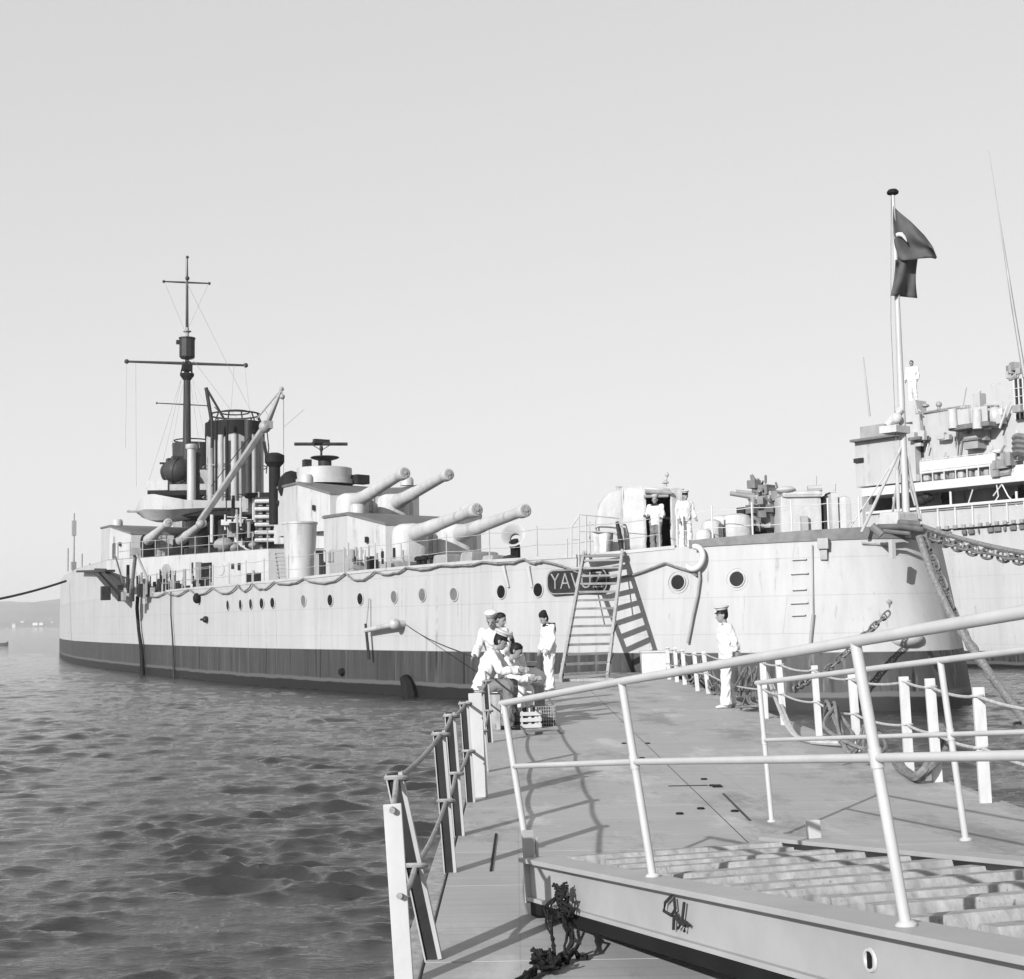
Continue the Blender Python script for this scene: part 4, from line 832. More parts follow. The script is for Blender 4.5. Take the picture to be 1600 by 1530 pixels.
# ------------------------------------------------------------------ pier
ZP = 1.04
pier = thing('floating_pier', 'long flat floating pier of grey planked panels leading to the battleship', 'pier', (0, 0, 0))
def pier_material():
    m = bpy.data.materials.new('trodden grey deck planking'); t, b = nodes_of(m)
    n1 = noise(t, coords(t, (1, .45, 1)), 1.3, 7, .68); n2 = noise(t, coords(t, (.5, 11, 1)), 1.6, 5, .65); n3 = noise(t, coords(t), 26, 4, .75)
    sp = N(t, 'ShaderNodeSeparateXYZ'); t.links.new(coords(t), sp.inputs[0]); cb = N(t, 'ShaderNodeCombineXYZ'); t.links.new(sp.outputs[0], cb.inputs[0]); t.links.new(sp.outputs[1], cb.inputs[1])
    br = N(t, 'ShaderNodeTexBrick'); t.links.new(cb.outputs[0], br.inputs[0]); br.inputs['Scale'].default_value = 1; br.inputs['Mortar Size'].default_value = .005; br.inputs['Brick Width'].default_value = 2.13; br.inputs['Row Height'].default_value = .152; br.offset = 0
    br.inputs['Color1'].default_value = g3(.275); br.inputs['Color2'].default_value = g3(.30); br.inputs['Mortar'].default_value = g3(.235)
    c = mixc(t, ramp(t, n1, .34, .66), mixc(t, .4, br.outputs[0], g3(.20)), br.outputs[0])
    c = mixc(t, ramp(t, n2, .52, .74), c, mixc(t, .75, g3(.14), c)); c = mixc(t, ramp(t, n3, .64, .72), c, mixc(t, .55, g3(.12), c))
    st = noise(t, coords(t, (.9, .4, 1)), .8, 8, .78); c = mixc(t, ramp(t, st, .52, .62), c, mixc(t, .45, g3(.10), c)); wr = noise(t, coords(t, (1.2, .5, 1)), 1.1, 6, .7); c = mixc(t, ramp(t, wr, .55, .68), c, mixc(t, .4, g3(.42), c)); cr = noise(t, coords(t, (2.2, .8, 1)), 2.4, 8, .8); c = mixc(t, ramp(t, cr, .61, .66), c, mixc(t, .65, g3(.06), c))
    sc = noise(t, coords(t, (3, .5, 1)), 3, 4, .6); c = mixc(t, ramp(t, sc, .66, .74), c, mixc(t, .5, g3(.36), c))
    t.links.new(c, b.inputs['Base Color']); b.inputs['Roughness'].default_value = .72
    b1 = bump(t, n3, .35, .006, b); b2 = N(t, 'ShaderNodeBump'); b2.inputs['Strength'].default_value = .2; b2.inputs['Distance'].default_value = .005; b2.invert = True
    t.links.new(br.outputs['Fac'], b2.inputs['Height']); t.links.new(b1.outputs[0], b2.inputs['Normal']); t.links.new(b2.outputs[0], b.inputs['Normal']); return m
MT['pier'] = pier_material()
mb = MB(); ys = [-4, -1.6, .8, 3.2, 5.35, 7.0, 8.95, 10.2, 12.5, 14.9, 17.3, 19.7, 22.1, 24.5, 26.9, 29.3, 31.7, 34.1, 36.5, 38.8, 41]
for y0_, y1_ in zip(ys, ys[1:]):
    for x0, x1 in ((-.46, 1.66), (1.672, 4.12)):
        mb.m = 0; mb.box(((x0 + x1) / 2, (y0_ + y1_) / 2, ZP - .03), (x1 - x0, y1_ - y0_ - .014, .06)); mb.m = 1; mb.box(((x0 + x1) / 2, y1_, ZP - .033), (x1 - x0, .0138, .06))
mb.m = 1; mb.box((1.666, 18.5, ZP - .033), (.0118, 45, .06))
mb.build('deck', ['pier', 'dark'], pier, smooth=False)
mb = MB()
for x in (-.54, 4.20): mb.box((x, 18.5, ZP - .10), (.12, 45, .16))
mb.build('side_stringer', 'wood', pier, bevel=.015)
mb = MB()
for y in np.arange(-3, 41, 4.4): mb.box((1.83, y + 2, .46), (4.3, 3.9, .92))
mb.build('float', 'dark', pier, bevel=.08)
mb = MB()
for px, py in ((1113, 1228), (1062, 1272), (1148, 1268), (975, 1162), (1003, 1185), (1012, 1162), (1095, 1264), (1100, 1218)):
    P = atz(px, py, ZP + .002); MB().lathe([(.035, 0), (.03, .012), (.001, .014)], P, n=10).build('deck_bolt', 'black', pier)
P = atz(1120, 1229, ZP + .002); mb.box(P + V((0, 0, .006)), (.09, .14, .012)); mb.build('deck_latch', 'black', pier); MB().box(atz(1075, 1228, ZP + .002) + V((0, 0, .003)), (.38, .02, .006)).build('deck_strap', 'dark', pier)
a, b_ = atz(1130, 1240, ZP + .004), atz(1172, 1282, ZP + .004); MB().bar(a, b_, .018, .006).build('deck_strap', 'dark', pier)
a, b_ = atz(775, 1303, ZP + .004), atz(767, 1361, ZP + .004); MB().bar(a, b_, .016, .01).build('deck_slot', 'black', pier)
P = atz(1262, 1283, 1.38); 

# left rope railing of channel-iron posts
lr = thing('rope_railing', 'row of channel-iron posts joined by two slack ropes along the left edge of the pier', 'railing', (-.45, 7.1, ZP))
def chan_post(P, top, wd=.10):
    P, top = V(P), V(top); t = (top - P).normalized(); x = V((1, 0, 0)); x = (x - t * x.dot(t)).normalized(); y = t.cross(x); mb = MB()
    mb.m = 0
    for sx, w_, dep in ((-1, .007, .05), (1, .020, .05)):
        c = x * sx * (wd / 2 - w_ / 2); mb.rings([[p + c + x * i * w_ / 2 + y * j for i, j in ((-1, -dep), (1, -dep), (1, 0), (-1, 0))] for p in (P, top)])
    mb.m = 1; mb.rings([[p + x * i * (wd / 2 - .004) + y * j for i, j in ((-1, -.035), (1, -.035), (1, .012), (-1, .012))] for p in (P, top)])
    return mb
O = V((-.45, 7.1, ZP)); tops = []
posts = [((678, 1497), (616, 1207), .085), ((704, 1362), (686, 1141), .082), ((718, 1305), (703, 1113), .082), ((736, 1253), (725, 1095), .08), ((758, 1206), (748, 1078), .08), ((766, 1160), (759, 1062), .08)]
Ys = [(758, 1206), (766, 1160)]
for (bx, by), (tx, ty), wd in posts:
    P = atz(bx, by, ZP); Tt = aty(tx, ty, P.y - .02); p = chan_post(P - O, Tt - O, wd).build('post', ['steel', 'dark'], lr); tops.append((P - O, Tt - O))
for y in (22.3, 25.4, 28.6, 31.8, 35, 38.2):
    P = V((-.45, y, ZP)); Tt = P + V((-.04, 0, .95)); chan_post(P - O, Tt - O, .09).build('post', ['steel', 'dark'], lr); tops.append((P - O, Tt - O))
Pb = atz(634, 1540, ZP) - O; tops.insert(0, (Pb, aty(610, 1256, (Pb + O).y + .03) - O))
for f in (.97, .50):
    for q in range(len(tops) - 1):
        a, b_ = tops[q][0].lerp(tops[q][1], f) + V((.01, -.05, 0)), tops[q + 1][0].lerp(tops[q + 1][1], f) + V((.01, -.05, 0))
        MB().tube(sag(a, b_, .025 if f > .9 else .04, 8), .0145, 8).build('rope', 'ropel', lr)
    for P, Tt in tops[1:]: q = P.lerp(Tt, f); MB().torus(q + V((.01, -.02, 0)), .055, .0125, (0, .2, 1), 14, 6, 1.0).build('rope_hitch', 'ropel', lr)
# loose boards standing at the railing
def board(name, b0, t0, wd, th, label, m='whitew', Yb=None):
    P = atz(b0[0], b0[1], ZP) if Yb is None else aty(b0[0], b0[1], Yb); Tt = aty(t0[0], t0[1], P.y + .03); mb = MB(); mb.bar(V((0, 0, 0)), Tt - P, wd, th, (0, 1, 0)); o = mb.build(name, m, None, bevel=.006); o.location = P; return tag(o, label, 'board')
board('upright_board', (632, 1540), (613, 1256), .085, .03, 'wide white board standing at the front end of the rope railing')
board('upright_board', (752, 1246), (742, 1083), .125, .035, 'white bolted board standing between the channel posts by the seated sailors')
# right rope railing of white posts
rr = thing('rope_railing', 'row of white flat posts with slack pale ropes along the right edge of the pier', 'railing', (4.05, 12.25, ZP)); O2 = V((4.05, 12.25, ZP)); tops = []
RP = [((1540, 1255), (1525, 1076)), ((1465, 1222), (1453, 1063)), ((1421, 1205), (1413, 1055)), ((1340, 1174), (1328, 1053)), ((1280, 1150), (1271, 1040)), ((1225, 1133), (1219, 1032)), ((1196, 1123), (1189, 1028)), ((1107, 1084), (1100, 1017)), ((1090, 1080), (1084, 1018)), ((1070, 1070), (1065, 1014)), ((1058, 1066), (1053, 1012)), ((1046, 1062), (1042, 1010))]
for k in (1, 2): P = V((4.02, 12.25 - 2.3 * k, ZP)); tops.append((P - O2, P - O2 + V((-.06, 0, 1.0)), .1))
tops = tops[::-1]
for (bx, by), (tx, ty) in RP:
    P = atz(bx, by, ZP); Tt = aty(tx, ty, P.y); tops.append((P - O2, Tt - O2, .1))
for P, Tt, wd in tops: MB().bar(P, Tt + V((random.uniform(-.025, .025), random.uniform(-.03, .03), random.uniform(-.02, .02))), wd * random.uniform(.85, 1.0), .045, (0, 1, 0)).build('post', 'whitep', rr, bevel=.006)
for f in (.93, .48):
    for q in range(len(tops) - 1):
        a, b_ = tops[q][0].lerp(tops[q][1], f) + V((0, -.04, 0)), tops[q + 1][0].lerp(tops[q + 1][1], f) + V((0, -.04, 0)); L_ = (b_ - a).length
        MB().tube(sag(a, b_, min(.02 * L_, .08), 8), .015, 7).build('rope', 'rope', rr)
    for P, Tt, wd in tops: q = P.lerp(Tt, f); MB().torus(q, .055, .013, (0, .2, 1), 14, 6).build('rope_hitch', 'rope', rr)
# slack lines and tangles along the right edge
def tangle(name, pix, r, n, jit, label, m='ropeg', z=ZP + .03):
    base_ = atz(pix[0][0], pix[0][1], z); mb = MB()
    for k in range(n):
        pts = []
        for px, py, dz in pix:
            P = atz(px, py, z) - base_; pts.append(P + V((random.gauss(0, jit), random.gauss(0, jit), max(dz + random.gauss(0, jit * .5), 0))))
        sp = []
        for i in range(len(pts) - 1):
            p0, p1, p2, p3 = pts[max(i - 1, 0)], pts[i], pts[i + 1], pts[min(i + 2, len(pts) - 1)]
            for q in range(6):
                t = q / 6; sp.append(.5 * ((2 * p1) + (p2 - p0) * t + (2 * p0 - 5 * p1 + 4 * p2 - p3) * t * t + (3 * p1 - p0 - 3 * p2 + p3) * t ** 3))
        sp.append(pts[-1]); mb.tube(sp, r, 6)
    o = mb.build(name, m, None); o.location = base_; return tag(o, label, 'rope')
tangle('slack_rope', [(1198, 1095, .55), (1215, 1125, .3), (1240, 1148, .08), (1262, 1158, .02), (1290, 1162, .02), (1325, 1168, .05)], .028, 2, .05, 'slack pale rope trailing along the deck edge behind the officer', 'rope')
tangle('rope_heap', [(1295, 1158, .35), (1305, 1165, .5), (1318, 1172, .2), (1335, 1180, .05), (1350, 1172, .25), (1362, 1183, .08), (1352, 1192, .02)], .022, 5, .09, 'heap of grey rope at the foot of the right railing')
tangle('rope_heap', [(1405, 1198, .05), (1420, 1212, .02), (1445, 1222, .05), (1468, 1212, .3), (1480, 1200, .4)], .04, 3, .06, 'thick grey rope looped round a post at the right edge of the pier')
tangle('rope_heap', [(1150, 1096, .15), (1168, 1086, .5), (1180, 1092, .3), (1172, 1105, .05), (1190, 1110, .1), (1160, 1108, .02)], .02, 6, .08, 'tangle of rope and fender at the rail just behind the officer')
for px, py in ((1063, 1058), (1080, 1066), (1096, 1072), (1110, 1078)):
    pass
tangle('rope_heap', [(1050, 1052, .4), (1060, 1060, .1), (1072, 1062, .5), (1086, 1072, .05), (1098, 1074, .5), (1112, 1084, .03), (1120, 1082, .2)], .022, 4, .1, 'dark ropes tangled among the farthest right posts', 'ropeg')
P = atz(1023, 1054, ZP); mb = MB(); mb.box((0, 0, .3), (.75, .6, .6)); mb.box((0, 0, .63), (.8, .65, .05)); o = mb.build('deck_box', 'white', None, bevel=.03); o.location = P; tag(o, 'small white box at the far end of the pier right of the stairs', 'box')

# ------------------------------------------------------------------ gangway
G0 = V((.09, 8.07, 1.34)); gd = V((.286, -.958, .1)).normalized(); gc = V((.958, .286, 0)).normalized(); gu = gc.cross(gd).normalized()
if gu.z < 0: gu = -gu
gw = thing('gangway', 'white steel gangway with tubular handrails sloping up from the pier at lower right', 'gangway', G0)
GL = 6.6; WID = 1.71
Gp = lambda s, c_, h: gd * s + gc * c_ + gu * h
def gbar(mb, s0, s1, c0_, c1_, h0, h1): mb.rings([[Gp(s, c_, h) for c_, h in ((c0_, h0), (c1_, h0), (c1_, h1), (c0_, h1))] for s in (s0, s1)])
for c_, sgn, s0 in ((0, -1, -.06), (WID, 1, -.42)):
    mb = MB(); gbar(mb, s0, GL, c_ - .012, c_ + .012, -.205, -.012); gbar(mb, s0, GL, c_ - .08 if sgn < 0 else c_ - .12, c_ + .12 if sgn < 0 else c_ + .05, -.012, .012); gbar(mb, s0, GL, c_ - .04, c_ + .055, -.225, -.204)
    mb.build('side_beam', 'beam', gw, bevel=.003)
    if sgn < 0: mb = MB(); gbar(mb, .12, GL, c_ - .045, c_ + .05, -.285, -.227); mb.build('under_strip', 'black', gw, bevel=.004)  # black strip added under the near beam's bottom flange
mb = MB(); gbar(mb, -.085, -.062, -.045, .02, -.24, .16); gbar(mb, -.085, -.062, .03, .045, -.02, .12); mb.build('end_plate', 'beam', gw, bevel=.004)
mb = MB(); gbar(mb, -.03, .1, -.03, .10, -.30, -.228); gbar(mb, 0, .05, -.02, .06, -.42, -.30); gbar(mb, -.1, .1, WID - .05, WID + .05, -.33, -.228); gbar(mb, .4, .5, -.02, WID, -.28, -.229); mb.build('foot_block', 'black', gw, bevel=.005)
mb = MB(); gbar(mb, -.05, GL, .03, WID - .03, -.095, -.07); mb.build('floor_plate', 'wood', gw)
rng = random.Random(3); nb_ = 17
for k in range(nb_):
    s = -.1 + k * .36 + rng.uniform(-.05, .05); bw_ = rng.uniform(.8, 1.25); mb = MB(); a = Gp(s + rng.uniform(-.03, .03) - .32 * 0, .13 + rng.uniform(0, .2), -.045); b_ = Gp(s + rng.uniform(-.03, .03), WID - .13 - rng.uniform(0, .15), -.045)
    mb.rings([[p + gd * x * bw_ * (1 + rng.uniform(-.12, .12)) + gu * y for x, y in ((-.055, -.038), (.055, -.038), (.06, .015), (.045, .04), (-.045, .04), (-.06, .015))] for p in [a.lerp(b_, i / 6) for i in range(7)]])
    mb.build('batten', 'wood', gw)
# handrails
def post_tube(mb, b0, t0, r=.028): mb.tube([b0, t0], r, 12)
near = [(825, 1337, 790, 1098), (1020, 1369, 972, 1064), (1415, 1447, 1335, 999)]
ps = []
def foot(px, py):
    d = ray(px, py); n_ = gu; k = ((G0 + gu * .012) - V((0, 0, HEYE))).dot(n_) / d.dot(n_); return V((0, 0, HEYE)) + d * k - G0
def pst(bx, by, tx, ty): f_ = foot(bx, by); return (f_, aty(tx, ty, (f_ + G0).y + .015) - G0)
ps = [pst(825, 1338, 787, 1099), pst(1020, 1370, 971, 1065), pst(1416, 1447, 1336, 1002)]; fs = [pst(1206, 1284, 1186, 1067), pst(1509, 1313, 1469, 1032)]
for pp in (ps, fs): q0_, q1_ = pp[-2], pp[-1]; pp.append((q1_[0] + gd * 2.1, q1_[1] + (q1_[1] - q0_[1]).normalized() * 2.1))
for pp in (ps, fs):
    for a, b_ in pp: MB().tube([a, b_], .0185, 12).build('rail_post', 'pipe', gw); MB().lathe([(.034, 0), (.034, .006), (.022, .016)], a, (b_ - a), 14).build('post_collar', 'pipe', gw)
    e0, e1 = pp[0][1], pp[-1][1]; d = (e1 - e0).normalized(); q0 = e0 - d * .05
    MB().tube([q0] + [q_[1] for q_ in pp[1:]] + [e1 + d * .6], .0185, 14).build('handrail', 'pipe', gw)
    mr = [q_[0].lerp(q_[1], .585) for q_ in pp]; MB().tube(mr + [mr[-1] + d * .4], .0145, 12).build('mid_rail', 'pipe', gw)
for a, b_ in ps[1:3] + fs[:2]: MB().lathe([(.022, -.03), (.022, .03)], a.lerp(b_, .585), (b_ - a), 12).build('rail_clamp', 'pipe', gw)
mb = MB(); gbar(mb, .02, .06, WID - .02, WID + .06, .012, .12); mb.build('lifting_lug', 'pipe', gw, bevel=.006)
# lifting eye and rope grommet on the outer face
def onface(px, py): 
    d = ray(px, py); nW = -gc; k = ((G0 - gc * .014) - V((0, 0, HEYE))).dot(nW) / d.dot(nW); return V((0, 0, HEYE)) + d * k - G0
P = onface(1360, 1500); mb = MB(); mb.torus(P - gc * .0, .032, .008, gc, 20, 6); mb.build('lifting_eye', 'whitew', gw)
MB().box(P - gc * .004, (.012, .016, .05)).build('lifting_pin', 'black', gw)
mb = MB()
for pts in ([(1056, 1400), (1046, 1410), (1044, 1423), (1056, 1430), (1062, 1420), (1060, 1402)], [(1062, 1425), (1070, 1445), (1066, 1450)], [(1076, 1410), (1073, 1436), (1084, 1446)], [(1062, 1434), (1078, 1446), (1076, 1455)], [(1060, 1430), (1059, 1452)]):
    mb.tube([onface(*p) - gc * .02 for p in pts], .007, 6)
mb.build('wire_grommet', 'dark', gw)
P = onface(1045, 1366); 
# lashing rope between the beam and the pier
lr_b = G0 + onface(885, 1400) - gc * .06
mb = MB(); rng = random.Random(11)
def wob(pts, amp, n=7):
    out = []
    for a, b_ in zip(pts, pts[1:]):
        for i in range(n): out.append(a.lerp(b_, i / n) + V((rng.gauss(0, amp), rng.gauss(0, amp), rng.gauss(0, amp))))
    return out + [pts[-1]]
dz0 = lambda px, py, z=.015: atz(px, py, ZP + z) - lr_b
bm_ = lambda px, py, o=.06: G0 + onface(px, py) - gc * o - lr_b
for k in range(10): mb.tube(wob([bm_(890 + rng.uniform(-10, 14), 1382), bm_(902 + rng.uniform(-12, 12), 1402, .09), bm_(908 + rng.uniform(-16, 10), 1424, .07), bm_(896 + rng.uniform(-6, 6), 1436, .05)], .012, 4), .007, 6)
for k in range(4): mb.tube(wob([bm_(898, 1425), dz0(892 + rng.uniform(-5, 5), 1470, .12), dz0(872 + rng.uniform(-5, 8), 1503)], .007, 4), .007, 6)
for k in range(3): mb.tube(wob([bm_(893, 1392), bm_(872 + rng.uniform(-5, 5), 1420, .07), dz0(862 + rng.uniform(-4, 4), 1455, .12), dz0(866, 1500)], .006, 4), .006, 6)
for k in range(12): mb.tube(wob([dz0(870 + rng.uniform(-10, 10), 1500 + rng.uniform(-6, 6), rng.uniform(.01, .07)), dz0(858 + rng.uniform(-12, 12), 1510, .04), dz0(838, 1500 + rng.uniform(-18, 18), .06), dz0(850 + rng.uniform(-14, 10), 1492, .05), dz0(876, 1508, .02)], .014, 4), .008, 6)
for k in range(7): mb.tube(wob([dz0(848 + rng.uniform(-10, 8), 1508, .04), dz0(822, 1526 + rng.uniform(-6, 6), .03), dz0(790, 1552 + rng.uniform(-8, 8))], .008, 4), .010, 6)
for k in range(2): mb.tube(wob([dz0(880, 1496, .04), dz0(898, 1487, .03), dz0(916, 1496)], .012, 4), .010, 6)
o = mb.build('lashing_rope', 'roped', None); o.location = lr_b; tag(o, 'frayed dark rope lashing the gangway beam to the pier, its tail heaped on the deck', 'rope')

# ------------------------------------------------------------------ second ship, lying beyond the stern
W2 = V((17.1, 71.1, 0)); A2 = V((.6, -.8, 0)); N2 = V((-.8, -.6, 0)); C0 = V((0, 0, HEYE))
s2 = thing('support_ship', 'light grey naval ship with a high bridge lying behind the ensign staff', 'ship', W2, atan2(A2.y, A2.x))   # local x along A2, y = port normal
def loc2(P): a = P - W2; return V((a.dot(A2), a.dot(V((-A2.y, A2.x, 0))), P.z))
def p2(px, py, v=0.):       # pixel onto the ship's side plane (v metres outward), in its local frame
    d = ray(px, py); k = ((W2 + N2 * v) - C0).dot(N2) / d.dot(N2); return loc2(C0 + d * k)
sg = -1 if V((-A2.y, A2.x, 0)).dot(N2) < 0 else 1     # local y of the outward normal
def wall2(name, px0, px1, py0, py1, dep, m, v=0., parent=None, bevel=.03, ref=None):
    """panel from px0 to px1; its heights are read at the column ref"""
    a, b_ = p2(px0, py0, v), p2(px1, py1, v); r_ = ref if ref else px0; z1, z0_ = p2(r_, py0, v).z, p2(r_, py1, v).z
    c = V(((a.x + b_.x) / 2, sg * v - sg * dep / 2, (z0_ + z1) / 2)); return MB().box(c, (abs(b_.x - a.x), dep, abs(z1 - z0_))).build(name, m, parent or s2, bevel=bevel)
zd2 = p2(1450, 832).z
mb = MB(); R = []
for u, hw in ((-34, .3), (-26, 3), (-16, 5), (-4, 6), (14, 6.4), (40, 6.4), (60, 4)):
    R.append([V((u, sg * (.15 - 6.4 + hw * k), z)) for z, k in ((-1, .9), (0, .95), (1.1, .97), (3, .985), (zd2, 1.0))] + [V((u, sg * (-6.3 - hw * k), z)) for z, k in ((zd2, 1.), (3, .98), (-1, .9))])
mb.rings(R).build('hull', MT['hull2'], s2, ang=50)
# freeing ports: row of dark slots under the bulwark
for k in range(12):
    x = 1447 + k * 13; 
    if k not in (3,): wall2('freeing_port', x + (k * 7) % 5, x + (8 if k % 3 else 4) + (k * 5) % 6, 833 - (x - 1450) * .09, 840 - (x - 1450) * .09, .1, 'mid', .19, ref=x)
    wall2('deck_fitting', x + 2, x + 8, 824 - (x - 1450) * .09, 830 - (x - 1450) * .09, .15, 'shipd', .17, ref=x)
bwk = wall2('bulwark', 1352, 1760, 797, 830, .12, 'ship', .05, ref=1430)
for k in range(9):
    x = 1436 + k * 27; wall2('bulwark_frame', x, x + 4, 795 - (x - 1430) * .09, 829 - (x - 1430) * .09, .2, 'white', .16, bwk, ref=x)
wall2('bulwark_cap', 1352, 1760, 793, 797.5, .26, 'white', .2, bwk, ref=1430)
wall2('bulwark_shelf', 1436, 1760, 799, 801, .2, 'shipd', .14, bwk, ref=1430)
# shaded deck recess, its inner wall, pillars, doors
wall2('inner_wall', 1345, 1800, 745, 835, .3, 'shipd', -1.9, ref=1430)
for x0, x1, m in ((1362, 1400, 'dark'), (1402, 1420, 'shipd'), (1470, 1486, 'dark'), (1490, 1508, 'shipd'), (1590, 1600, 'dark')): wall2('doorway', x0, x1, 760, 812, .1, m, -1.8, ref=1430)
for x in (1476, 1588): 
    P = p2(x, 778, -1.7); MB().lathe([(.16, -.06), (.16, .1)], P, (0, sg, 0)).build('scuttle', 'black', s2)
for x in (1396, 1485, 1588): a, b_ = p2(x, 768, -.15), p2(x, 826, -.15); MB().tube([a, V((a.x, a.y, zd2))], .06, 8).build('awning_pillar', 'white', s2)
mb = MB()
for pts in ([(1556, 750), (1560, 775), (1545, 800)], [(1562, 750), (1575, 775), (1590, 792)], [(1520, 765), (1512, 790)], [(1572, 748), (1552, 775)]): mb.tube([p2(*p, .05) for p in pts], .035, 5)
mb.build('hanging_line', 'white', s2)
for x, y in ((1520, 757), (1522, 790), (1528, 796), (1440, 782), (1448, 778)): MB().ball(p2(x, y, -.4), (.35, .3, .25), 8, 6).build('stowed_gear', 'ship' if y < 760 else 'dark', s2)
z_up = p2(1430, 762).z
mb = MB(); a = p2(1350, 765).x; mb.box(V((a + 25, sg * -4, z_up)), (50, 8.4, .42)); mb.build('upper_deck', 'white', s2)
# houses
wall2('bridge_house', 1335, 1432, 688, 762, 6, 'ship', -.1, ref=1335); 
wall2('house_roof', 1327, 1402, 687, 691, 6.6, 'mid', .3, ref=1330); wall2('house_roof', 1418, 1437, 684, 689, 6.6, 'mid', .3, ref=1418)
wall2('window', 1333, 1348, 716, 723, .1, 'dark', 0.02, ref=1340)
wall2('doorway', 1434, 1443, 692, 716, .1, 'dark', -.55, ref=1434)
wall2('bridge_house', 1425, 1800, 648, 765, 5, 'ship', -.6, ref=1430)
cd = wall2('canvas_dodger', 1436, 1556, 722, 741, .15, 'white', .1, ref=1436)
wall2('canvas_dodger', 1556, 1800, 730, 752, .15, 'white', .05, ref=1556)
for k in range(9):
    x = 1428 + k * 13.4; wall2('stowed_gear', x, x + 9.5, 741 - (x - 1430) * .07, 753 - (x - 1430) * .08, .5, ['shipd', 'ship'][k % 2], -.1, ref=x, bevel=.1)
mb = MB(); q = [p2(1442, 645, -.5), p2(1470, 640, -.5), p2(1500, 635, -.5), p2(1560, 634, -.5)]; mb.tube(q, .05, 6)
for x, y in ((1500, 640), (1508, 640), (1516, 636), (1530, 634), (1548, 635)): a = p2(x, y, -.5); mb.tube([a, a - V((0, 0, 1.0))], .035, 5)
for x in (1503, 1507, 1512, 1516): mb.ball(p2(x, 637, -.4), .12, 8, 5)
mb.ball(p2(1467, 632, -.5), .15, 8, 6); mb.tube([p2(1467, 630, -.5), p2(1467, 640, -.5)], .08); mb.ball(p2(1446, 634, -.5), (.2, .2, .1), 8, 5); mb.build('bridge_rail', 'shipd', s2)
wp = wall2('wing_platform', 1481, 1545, 664, 671, 1.2, 'mid', .6, ref=1500); wall2('wing_bulwark', 1486, 1543, 640, 664, .1, 'ship', .45, wp, ref=1500)
for x in (1488, 1526): a = p2(x, 640, .55); MB().lathe([(.22, -.9), (.2, 0)], a).build('wing_lamp', 'canvas', wp)
wall2('wing_support', 1505, 1528, 683, 703, .8, 'shipd', .1, ref=1505); wall2('wing_support', 1503, 1529, 686, 690, .9, 'mid', .2, ref=1505); wall2('wing_support', 1522, 1540, 672, 690, .4, 'shipd', -.1, ref=1520)
tw = wall2('bridge_tower', 1547, 1800, 598, 725, 3, 'ship', -.8, ref=1560)
gr = wall2('louvre_grille', 1584, 1604, 592, 655, .2, 'dark', -.5, ref=1590)
for k in range(3): wall2('grille_bar', 1584 + k * 7, 1585.2 + k * 7, 592, 655, .1, 'white', -.4, gr, ref=1590)
for k in range(3): wall2('grille_bar', 1584, 1604, 606 + k * 13, 607.4 + k * 13, .1, 'white', -.39, gr, ref=1590)
mb = MB(); 
for x, y, r_ in ((1579, 578, .3), (1585, 573, .3), (1577, 586, .25), (1592, 580, .2)): mb.box(p2(x, y, -.9), (r_ * 1.2, r_, r_ * 1.3), x * .3)
mb.tube([p2(1577, 592, -.9), p2(1590, 588, -.9)], .12); mb.tube([p2(1590, 590, -.9), p2(1596, 566, -.9)], .06); mb.build('signal_lamp', 'shipd', tw)
mb = MB()
for k in range(4): y = 682 + k * 8; mb.tube([p2(1586, y + 3, .3), p2(1592, y, .5), p2(1604, y + 2, .5)], .18, 6)
mb.build('coiled_hose', 'mid', s2)
mb = MB(); mb.box(p2(1566, 726, .2), (.7, .5, .4)); mb.tube([p2(1560, 725, .3), p2(1578, 712, .3)], .12); mb.tube([p2(1562, 708, .2), p2(1570, 696, .2)], .05); mb.box(p2(1576, 718, .2), (.5, .5, .6)); mb.box(p2(1558, 735, .2), (.4, .4, .6)); mb.tube([p2(1556, 742, .2), p2(1580, 738, .2)], .15); mb.build('deck_gun', 'shipd', s2)
mb = MB(); mb.box(p2(1530, 652, -.5), (.5, .5, 2.2)); mb.ball(p2(1555, 652, -.3), (.4, .4, .5)); mb.box(p2(1560, 656, -.2), (.6, .4, .4)); mb.build('signal_locker', 'ship', s2)
mb = MB(); mb.tube([p2(1359, 650), p2(1349, 558)], [.05, .03], 6); mb.box(p2(1372, 676, -.3), (1.6, .8, .7)); mb.build('whip_antenna', 'shipd', s2)
mb = MB(); mb.tube([p2(1601, 590), p2(1582, 475), p2(1560, 330), p2(1545, 235)], [.09, .075, .02, .01], 6); mb.build('whip_antenna', 'shipd', s2)
rg = random.Random(9)
for k in range(34):
    px, py = rg.uniform(1430, 1600), rg.uniform(636, 735); v_ = rg.uniform(-.5, .15); a = p2(px, py, v_)
    if rg.random() < .6: MB().tube([a, a + V((rg.uniform(-.5, .5), 0, rg.uniform(.3, 1.4)))], rg.uniform(.02, .05), 5).build('small_pipe', rg.choice(['ship', 'white', 'shipd']), s2)
    else: MB().box(a, (rg.uniform(.2, .6), .25, rg.uniform(.15, .5))).build('small_box', rg.choice(['ship', 'white', 'shipd']), s2, bevel=.03)
mb = MB()
for h_ in (.5, 1.0):
    a, b_ = p2(1440, 764, .1), p2(1700, 740, .1); mb.tube([V((a.x, a.y, z_up + .25 + h_)), V((b_.x, b_.y, z_up + .25 + h_))], .022, 5)
for k in range(12): a = p2(1440 + k * 18, 760, .1); mb.tube([V((a.x, a.y, z_up + .2)), V((a.x, a.y, z_up + 1.25))], .03, 5)
mb.build('guard_rail', 'white', s2)
zr2 = p2(1425, 648, -.6).z

